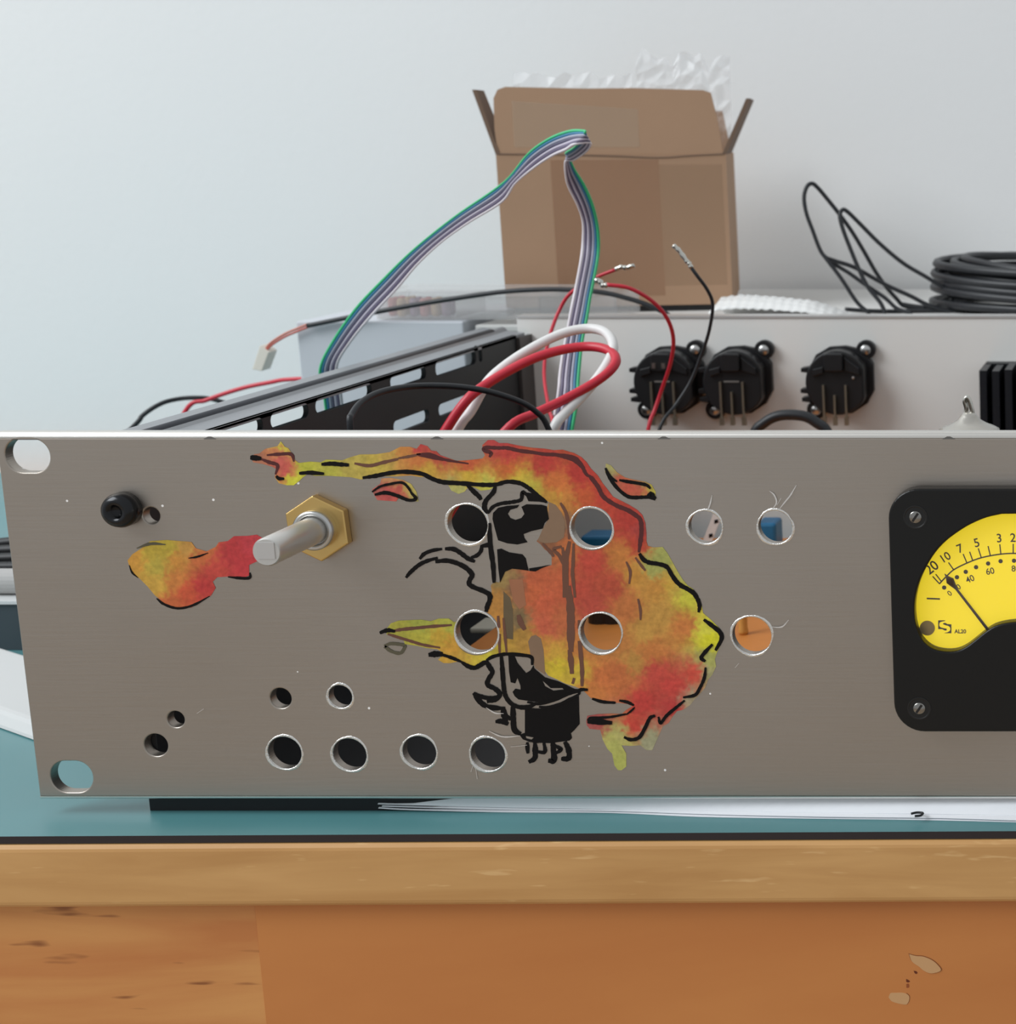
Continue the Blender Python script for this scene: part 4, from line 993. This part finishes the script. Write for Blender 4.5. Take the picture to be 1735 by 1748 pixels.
# cardboard box, turned a little
P0 = onY(847, 268, 304); P1 = onY(1240, 272, 322)
BZ0, BZ1 = CASE_Z + 2.6, 150.2
ax = Vector((P1.x - P0.x, P1.y - P0.y, 0)); BW = ax.length; ax.normalize(); ay = Vector((-ax.y, ax.x, 0))
BDp = 68.0; BT = 2.0
def bx(u, v, z): 
    p = Vector((P0.x, P0.y, 0)) + ax * u + ay * v; return (p.x, p.y, z)
def bbox(u0, u1, v0, v1, z0, z1):
    return [bx(u, v, z) for z in (z0, z1) for v in (v0, v1) for u in (u0, u1)], box_geo(0, 1, 0, 1, 0, 1)[1]
cb = thing('cardboard_box', 'small open brown cardboard box with raised flaps standing behind the enclosure', 'box', bx(BW / 2, BDp / 2, BZ0))
mk('front_wall', *bbox(0, BW, 0, BT, BZ0, BZ1), M_CARD, cb)
mk('back_wall', *bbox(0, BW, BDp - BT, BDp, BZ0, BZ1), M_CARD, cb)
mk('side_wall', *bbox(0, BT, BT, BDp - BT, BZ0, BZ1), M_CARD, cb)
mk('side_wall', *bbox(BW - BT, BW, BT, BDp - BT, BZ0, BZ1), M_CARD, cb)
mk('box_bottom', *bbox(BT, BW - BT, BT, BDp - BT, BZ0, BZ0 + 2), M_CARD, cb)
slab = mk('shade_slab', *bbox(3, BW - 3, 2.0, BDp - 3, CASE_Z + 0.1, BZ0 - 0.05), M_BLACK, None, base=bx(BW / 2, BDp / 2, CASE_Z))  # black slab added to draw the dark line of shade beneath the box
tag(slab, 'thin black pad standing in for the shade under the cardboard box', 'slab')
# front flap: leans slightly back, corners rounded, thin gap line at the crease
FH = onY(1000, 151, 312).z - BZ1
flap = [(0.6, 0.3), (BW - 1.0, 0.0), (BW - 2.6, FH * 0.5), (BW - 5.0, FH - 1.4), (BW - 8, FH - 0.4), (BW * 0.6, FH + 0.3), (BW * 0.4, FH), (5, FH + 0.5), (2.0, FH - 0.6), (0.3, FH - 4), (0.0, FH * 0.4)]
n = len(flap)
V = [bx(u, 0.3 + z * 0.05, BZ1 + z) for u, z in flap] + [bx(u, 2.2 + z * 0.05, BZ1 + z) for u, z in flap]
mk('front_flap', V, [tuple(range(n)), tuple(range(2 * n - 1, n - 1, -1))] + [(i, (i + 1) % n, n + (i + 1) % n, n + i) for i in range(n)], M_CARD, cb)
mk('fold_crease', *tube_geo(cat_rom([bx(u, -0.05, BZ1 + dz__) for u, dz__ in ((0.5, 0.4), (BW * 0.25, 0.1), (BW * 0.5, -0.5), (BW * 0.7, -1.2), (BW * 0.85, -0.4), (BW - 1, 0.2))], 6), 0.28, 8), M_CARDEDGE, cb)
# side flaps hinge outwards
for side, tip in ((0, onY(806, 153, 304)), (1, onY(1281, 168, 324))):
    u0 = 0 if side == 0 else BW
    h = Vector(bx(u0, 0, BZ1)); d = Vector((tip.x, tip.y, tip.z)) - h
    nrm = Vector((ax.x, ax.y, 0)) * (1 if side == 0 else -1) * 1.6
    fd = 16 if side == 0 else 44
    q = [h, h + d, h + d + ay * fd, h + ay * (fd + 6)]
    V = [tuple(p) for p in q] + [tuple(p + nrm) for p in q]
    mk('side_flap', V, [(0, 1, 2, 3), (7, 6, 5, 4), (0, 4, 5, 1), (1, 5, 6, 2), (2, 6, 7, 3), (3, 7, 4, 0)], M_CARDEDGE, cb)
V = [bx(u, BDp + z * 0.02, BZ1 + z) for u, z in ((1, 0), (BW - 1, 0), (BW - 4, FH - 8), (4, FH - 8))] + [bx(u, BDp - BT + z * 0.02, BZ1 + z) for u, z in ((1, 0), (BW - 1, 0), (BW - 4, FH - 8), (4, FH - 8))]
mk('back_flap', V, [(0, 1, 2, 3), (7, 6, 5, 4), (0, 4, 5, 1), (1, 5, 6, 2), (2, 6, 7, 3), (3, 7, 4, 0)], M_CARD, cb)
# packing tape on the front
mk('tape', *bbox(BW * 0.23, BW * 0.70, -0.12, -0.04, BZ0 + 4, BZ1 - 2), glassy('brown_tape', (176, 128, 96), 0.86, 0.4), cb)
mk('tape', *bbox(BW * 0.70, BW * 0.98, -0.10, -0.03, BZ0 + 8, BZ1 - 4), glassy('pale_tape', (176, 146, 116), 0.9, 0.4), cb)
mk('tape', [bx(u, v, BZ1 + z) for u, v, z in ((BW * 0.08, 0.3, 3), (BW * 0.62, 0.3, 3), (BW * 0.62, 0.15 + FH * 0.04, FH - 8), (BW * 0.08, 0.15 + FH * 0.04, FH - 5))], [(0, 1, 2, 3)], M_TAPE, cb)
# crumpled films
def crumple(name, org, du, dv, nu, nv, amp, m, label, cat, seed, bubble=0.0, ragged=0.0):
    rs = np.random.RandomState(seed); ph = rs.uniform(0, 6.28, (8, 2)); fr = rs.uniform(1.5, 9, (8, 2))
    nrm = Vector(du).cross(Vector(dv)).normalized()
    V, F = [], []
    for j in range(nv + 1):
        for i in range(nu + 1):
            s, t = i / nu, j / nv
            hgt = sum(math.sin(fr[k, 0] * s * 6 + ph[k, 0]) * math.sin(fr[k, 1] * t * 6 + ph[k, 1]) for k in range(8)) * amp / 2.6 + rs.uniform(-0.5, 0.5) * amp
            if bubble: hgt += bubble * max(0, math.sin(s * nu * 0.9) * math.sin(t * nv * 0.9))
            rg = 1 - ragged * (0.5 + 0.5 * math.sin(s * 9 + seed) * math.cos(s * 23 + seed)) * t
            V.append(Vector(org) + Vector(du) * s + Vector(dv) * (t * rg) + nrm * hgt)
    for j in range(nv):
        for i in range(nu):
            a = j * (nu + 1) + i; F.append((a, a + 1, a + nu + 2, a + nu + 1))
    ob = mk(name, V, F, m, None, base=tuple(org))
    ob.modifiers.new('film_thickness', 'SOLIDIFY').thickness = 0.08 * S
    return tag(ob, label, cat)
fo = bx(BW * 0.60, 12, BZ1 + 2)
crumple('plastic_film', fo, ax * (BW * 0.42), Vector((0, 4, 42)), 13, 12, 2.2, M_FILM, 'clear crinkled plastic film sticking up out of the cardboard box', 'film', 4, ragged=0.22)
bo = bx(BW * 0.05, 16, BZ1 + 3)
crumple('plastic_film', bo, ax * (BW * 0.52), Vector((0, 5, 31)), 14, 6, 1.6, M_FILM, 'low clear plastic film showing along the left of the box rim', 'film', 8, ragged=0.12)
# bubble wrap heap on the case, right of the box
def heap(name, u0, u1, v_top, Y0, Y1, m, label, cat, seed, prof):
    nu, nv = 60, 22; rs = np.random.RandomState(seed)
    xa, xb = onY(u0, 540, Y0).x, onY(u1, 540, Y0).x
    V, F = [], []
    for j in range(nv + 1):
        for i in range(nu + 1):
            s, t = i / nu, j / nv
            h = np.interp(s, [p[0] for p in prof], [p[1] for p in prof]) * math.sin(math.pi * min(1, 0.1 + t * 0.9)) ** 0.5
            h += 0.7 * abs(math.sin(s * 52 + t * 3)) * abs(math.sin(t * 21 + s * 4)) * (1 if h > 0.8 else 0) + rs.uniform(-0.12, 0.12)
            V.append((xa + (xb - xa) * s, Y0 + (Y1 - Y0) * t, CASE_Z + 0.15 + max(0, h)))
    for j in range(nv):
        for i in range(nu):
            a = j * (nu + 1) + i; F.append((a, a + 1, a + nu + 2, a + nu + 1))
    n0 = len(V)
    ob = mk(name, V, F, m, None, base=((xa + xb) / 2, (Y0 + Y1) / 2, CASE_Z), smooth=True)
    ob.modifiers.new('film_thickness', 'SOLIDIFY').thickness = 0.12 * S
    return tag(ob, label, cat)
heap('bubble_wrap', 1205, 1450, 505, 272, 300, M_BUBBLE, 'flattened heap of white bubble wrap right of the cardboard box', 'bubble wrap', 5,
     [(0, 4.0), (0.06, 8.4), (0.2, 9.4), (0.45, 8.6), (0.7, 7.0), (0.82, 4.6), (0.92, 2.2), (1.0, 0.8)])
# coiled black cable
Z8 = zm(1280, 280, 455 / 1735)
geos = []
def strand(pts, ds, r=0.85):
    P = [onY(u, v, d) for (u, v), d in zip(Z8(pts), ds)]
    P = [Vector((p.x, p.y, max(p.z, CASE_Z + r))) for p in P]
    geos.append(tube_geo(cat_rom(P, 6), r, 8))
def ln(n, a, b): return [a + (b - a) * i / (n - 1) for i in range(n)]
strand([(1340, 860), (1290, 822), (1150, 735), (1000, 645), (850, 520), (720, 390), (640, 312), (605, 298), (588, 340), (610, 430), (660, 560), (710, 680), (770, 800), (850, 900), (885, 975)], ln(15, 315, 300))
strand([(785, 1000), (700, 900), (600, 750), (510, 630), (460, 560), (410, 430), (370, 320), (355, 220), (372, 150), (405, 127), (440, 150), (500, 220), (580, 320), (660, 430), (740, 560), (820, 700), (890, 800), (960, 880), (1010, 925), (1150, 985)], ln(20, 300, 318))
strand([(500, 612), (560, 632), (680, 672), (820, 750), (920, 802), (1050, 860), (1150, 912), (1280, 975), (1400, 990)], ln(9, 304, 312))
strand([(490, 600), (540, 645), (640, 705), (760, 790), (880, 870), (960, 940), (1060, 990)], ln(7, 308, 302))
strand([(620, 945), (760, 955), (900, 965), (1100, 985), (1400, 985)], ln(5, 306, 312))
strand([(990, 915), (1080, 930), (1200, 960), (1400, 985)], ln(4, 318, 320), 1.1)
cc = onY(1735 + 190, 520, 330)
for k in range(15):
    lay = k % 5; ring = k // 5
    rad = 84 - ring * 4.5 + random.uniform(-2, 2); zz = CASE_Z + 1.8 + lay * 2.3
    tilt = (0, 2.5, 4.5, 6.0, 8.0)[lay] + random.uniform(-0.8, 0.8) * (lay > 0)
    pts = []
    for i in range(49):
        a = 2 * math.pi * i / 48
        pts.append(Vector((cc.x + rad * math.cos(a) + lay * 1.6 + 1.5 * math.sin(a * 2 + k), 336 + rad * 0.62 * math.sin(a) + math.sin(k + a), zz + tilt * (1 - math.cos(a)) / 2 + 0.8 * (1 + math.sin(a * 2 + k)))))
    pts[-1] = pts[0]
    geos.append(tube_geo(pts, 1.75, 8))
co = mk('coiled_cable', *merge(geos), M_CABLE, None, smooth=True, base=(cc.x, 330, CASE_Z))
tag(co, 'coiled black cable with loose upright loops at the right against the wall', 'cable')

# pale carton and clear organiser box left of the cardboard box
fx0, fx1 = onY(505, 548, 264).x, -270.0
fz = onY(560, 549, 264).z
carton = bevel(mk('carton', *box_geo(fx0, fx1, 264, 330, 0.2, fz), M_FOAM, None, base=((fx0 + fx1) / 2, 295, 0.2)), 0.6)
tag(carton, 'pale grey carton standing behind the long slotted side wall', 'carton')
CL = onY(640, 500, 268).x; CR = onY(1052, 520, 268).x; CT = onY(640, 497, 268).z
CZ = max(fz, CASE_Z) + 0.3
ob = thing('organiser_box', 'low clear plastic organiser box with pinkish contents left of the cardboard box', 'organiser box', ((CL + CR) / 2, 282, CZ))
for nm, g in (('tray_wall', box_geo(CL, CR, 268, 269, CZ, CT - 2)), ('tray_wall', box_geo(CL, CR, 296, 297, CZ, CT - 2)), ('tray_wall', box_geo(CL, CL + 1, 269, 296, CZ, CT - 2)),
              ('tray_wall', box_geo(CR - 1, CR, 269, 296, CZ, CT - 2)), ('tray_floor', box_geo(CL + 1, CR - 1, 269, 296, CZ, CZ + 0.8)), ('divider', box_geo(CL + 30, CL + 30.8, 269, 296, CZ + 0.8, CT - 2.2)),
              ('divider', box_geo(CL + 62, CL + 62.8, 269, 296, CZ + 0.8, CT - 2.2)), ('lid', box_geo(CL - 0.8, CR - 8, 267.4, 297.6, CT - 2, CT))):
    mk(nm, *g, M_CLEARBOX, ob)
rngc = random.Random(2)
for k in range(14):
    x = CL + 4 + 4.2 * (k % 6) + rngc.uniform(-0.3, 0.3); y = 272.5 + 4.6 * (k // 6) + rngc.uniform(-0.4, 0.4); z = CZ + 0.9
    mcol = [mat('part_pink', (206, 132, 128), 0.5), mat('part_tan', (204, 170, 130), 0.5), mat('part_mauve', (160, 130, 150), 0.5)][k % 3]
    c_ = mk('small_part', *lathe_geo([(1.2, 0), (1.7, 1.0), (1.7, 6.0), (1.0, 7.0)], (x, y, z), 'z', 10), mcol, None, base=(x, y, z), smooth=True)
    tag(c_, 'tiny %s component inside the clear organiser box' % ('pink', 'tan', 'mauve')[k % 3], 'component', 'components in the organiser box')
# glossy metal strip and grey lead lying on the carton in front of the organiser
a = onY(700, 588, 256)
# cable with a white plug
SL = [(525, 556), (560, 549), (620, 537), (700, 522), (780, 509), (860, 498), (930, 494), (980, 495), (1020, 498), (1060, 506), (1110, 522), (1150, 545), (1165, 580)]
plugc = thing('plug_cable', 'black sleeved cable ending in a red pair and a white plug left of the ribbon', 'cable', tuple(onY(442, 630, 262)))
SP = [onY(u, v, 262) for u, v in SL]
mk('sleeve', *tube_geo(cat_rom(SP, 6), 0.95, 10), M_CABLE, plugc, smooth=True)
for k, (dv, m) in enumerate(((-2.5, mat('orange_lead', (206, 128, 110), 0.45)), (2.5, mat('coral_lead', (204, 104, 92), 0.45)))):
    mk('lead', *tube_geo(cat_rom([onY(u, v + dv, 262) for u, v in ((452, 601), (462, 588), (485, 573), (508, 563), (528, 555))], 6), 0.42, 8), m, plugc, smooth=True)
q = [onY(u, v, 261) for u, v in ((430, 631), (447, 634), (459, 602), (443, 590))]
V = [tuple(p) for p in q] + [tuple(p + Vector((1.6, 3.6, 0.6))) for p in q]
bevel(mk('plug', V, [(0, 1, 2, 3), (7, 6, 5, 4), (0, 4, 5, 1), (1, 5, 6, 2), (2, 6, 7, 3), (3, 7, 4, 0)], M_NYLON, plugc), 0.3)

# ================================================================== ON THE MAT
# loose sheets of paper under the right part of the panel
def front_sheet(pts_px, z, label, back, rise):
    P = []
    for u, v in pts_px:
        p = onZ(u, v, z)
        if p.y > back - 0.5: p = onY(u, v, back - 0.5)
        P.append(p)
    P = cat_rom(P, 5); n = len(P)
    B_ = [(p.x, back, max(p.z + 0.05, p.z + rise * min(1, i / (n * 0.16)) - (p.z - z))) for i, p in enumerate(P)]
    V = [tuple(p) for p in P] + B_
    V += [(x, y, zz - 0.14) for x, y, zz in V]
    F = []
    for i in range(n - 1):
        F += [(i, i + 1, n + i + 1, n + i), (2 * n + i, 3 * n + i, 3 * n + i + 1, 2 * n + i + 1), (i, 2 * n + i, 2 * n + i + 1, i + 1), (n + i, n + i + 1, 3 * n + i + 1, 3 * n + i)]
    F += [(0, n, 3 * n, 2 * n), (n - 1, 3 * n - 1, 4 * n - 1, 2 * n - 1)]
    o_ = mk('paper_sheet', V, F, M_PAPER, None, base=(P[n // 2].x, 0, 0))
    return tag(o_, label, 'paper', 'sheets of paper under the panel')
front_sheet([(646, 1379), (700, 1382), (870, 1386), (1040, 1387), (1200, 1394), (1400, 1397), (1560, 1399), (1735, 1403), (1900, 1408)], 0.2, 'lowest white paper sheet reaching farthest forward on the teal mat', 2.9, 0.3)
front_sheet([(652, 1376), (760, 1379), (900, 1382), (1050, 1384), (1230, 1390), (1420, 1394), (1600, 1396), (1735, 1400), (1900, 1404)], 0.6, 'middle white paper sheet peeking out under the panel edge', 2.85, 0.9)
front_sheet([(645, 1372), (800, 1376), (1000, 1380), (1150, 1382), (1300, 1385), (1500, 1388), (1735, 1391), (1900, 1395)], 1.0, 'topmost white paper sheet right beneath the panel edge', 2.8, 2.9)
cp = [onZ(u, v, 1.7) for u, v in ((1556, 1389), (1566, 1387), (1576, 1388), (1572, 1392), (1562, 1393))]
tag(mk('metal_curl', *tube_geo(cat_rom(cp, 5), 0.28, 6), M_BLACKM, None, base=tuple(cp[0]), smooth=True), 'tiny dark curl of swarf on the white paper', 'swarf')
V, F = [], []
rr_ = random.Random(9)
for k in range(46):
    u = rr_.gauss(1570, 42); v = 1369 + abs(rr_.gauss(0, 3.5)); p = onZ(u, v, 1.0); s = rr_.uniform(0.08, 0.24); b0 = len(V)
    V += [(p.x - s * 1.6, p.y, 0.95), (p.x + s * 1.6, p.y - s, 0.95), (p.x + s, p.y + s, 0.95), (p.x, p.y, 0.95 + s * 1.5)]
    F += [(b0, b0 + 1, b0 + 3), (b0 + 1, b0 + 2, b0 + 3), (b0 + 2, b0, b0 + 3), (b0, b0 + 2, b0 + 1)]
cr_ = mk('metal_crumbs', V, F, M_BLACKM, None, base=(onZ(1570, 1370, 1).x, onZ(1570, 1370, 1).y, 0.95)); cr_['kind'] = 'stuff'
tag(cr_, 'scatter of dark metal crumbs on the white paper', 'crumbs')

# things at the far left, seen past the panel's end
wa = onZ(0, 1246, 0); wb = onZ(50, 1264, 0)
d = (wb - wa).normalized(); nn = Vector((-d.y, d.x, 0))
org = wa - d * 70
q = [org, wb + d * 6, wb + d * 6 + nn * 27, org + nn * 27]
WH = 4.0
V = [(p.x, p.y, 0.1) for p in q] + [(p.x + nn.x * 3, p.y + nn.y * 3, WH) for p in q[:2]] + [(p.x, p.y, WH + 3) for p in q[2:]]
wt_ = mk('white_case', V, [(0, 1, 5, 4), (1, 2, 6, 5), (2, 3, 7, 6), (3, 0, 4, 7), (4, 5, 6, 7), (3, 2, 1, 0)], mat('white_abs', (204, 205, 204), 0.5), None, base=(q[0].x, q[0].y, 0.1))
bevel(wt_, 1.2); tag(wt_, 'white plastic case with a sloping top past the left panel edge', 'case')
ta = onZ(0, 1110, 0)
tr = thing('grey_tray', 'dark grey tray with a pale rim behind the left panel edge', 'tray', (ta.x - 30, ta.y + 30, 0.1))
mk('tray_body', *box_geo(ta.x - 90, ta.x + 26, ta.y, ta.y + 56, 0.1, 15.0), mat('tray_grey', (62, 72, 78), 0.5), tr)
mk('tray_rim', *box_geo(ta.x - 91, ta.x + 27, ta.y - 0.8, ta.y + 57, 15.0, 16.0), mat('rim_pale', (214, 216, 216), 0.4), tr)
rc = (ta.x - 20, ta.y + 8)
mk_r = tube_geo([(ta.x - 70, ta.y + 8, 20.1), (ta.x + 20, ta.y + 8, 20.1)], 4.0, 20)
tag(mk('paper_roll', *mk_r, mat('roll_grey', (176, 174, 172), 0.7), None, base=(ta.x - 20, ta.y + 8, 16.1)), 'pale grey roll lying on the dark grey tray', 'roll')
sp_ = mk('tool_bundle', *merge([tube_geo(cat_rom([(ta.x - 70, ta.y + 22 + k * 5, 18.2 + k % 2), (ta.x - 20, ta.y + 20 + k * 5, 18.6 + k * 1.6), (ta.x + 22, ta.y + 22 + k * 5, 18.2 + k * 2.2)], 6), 1.7, 8) for k in range(5)]), M_BLACKM, None, base=(ta.x - 20, ta.y + 25, 16), smooth=True)
tag(sp_, 'dark cable bundle lying behind the pale roll on the tray', 'cable')
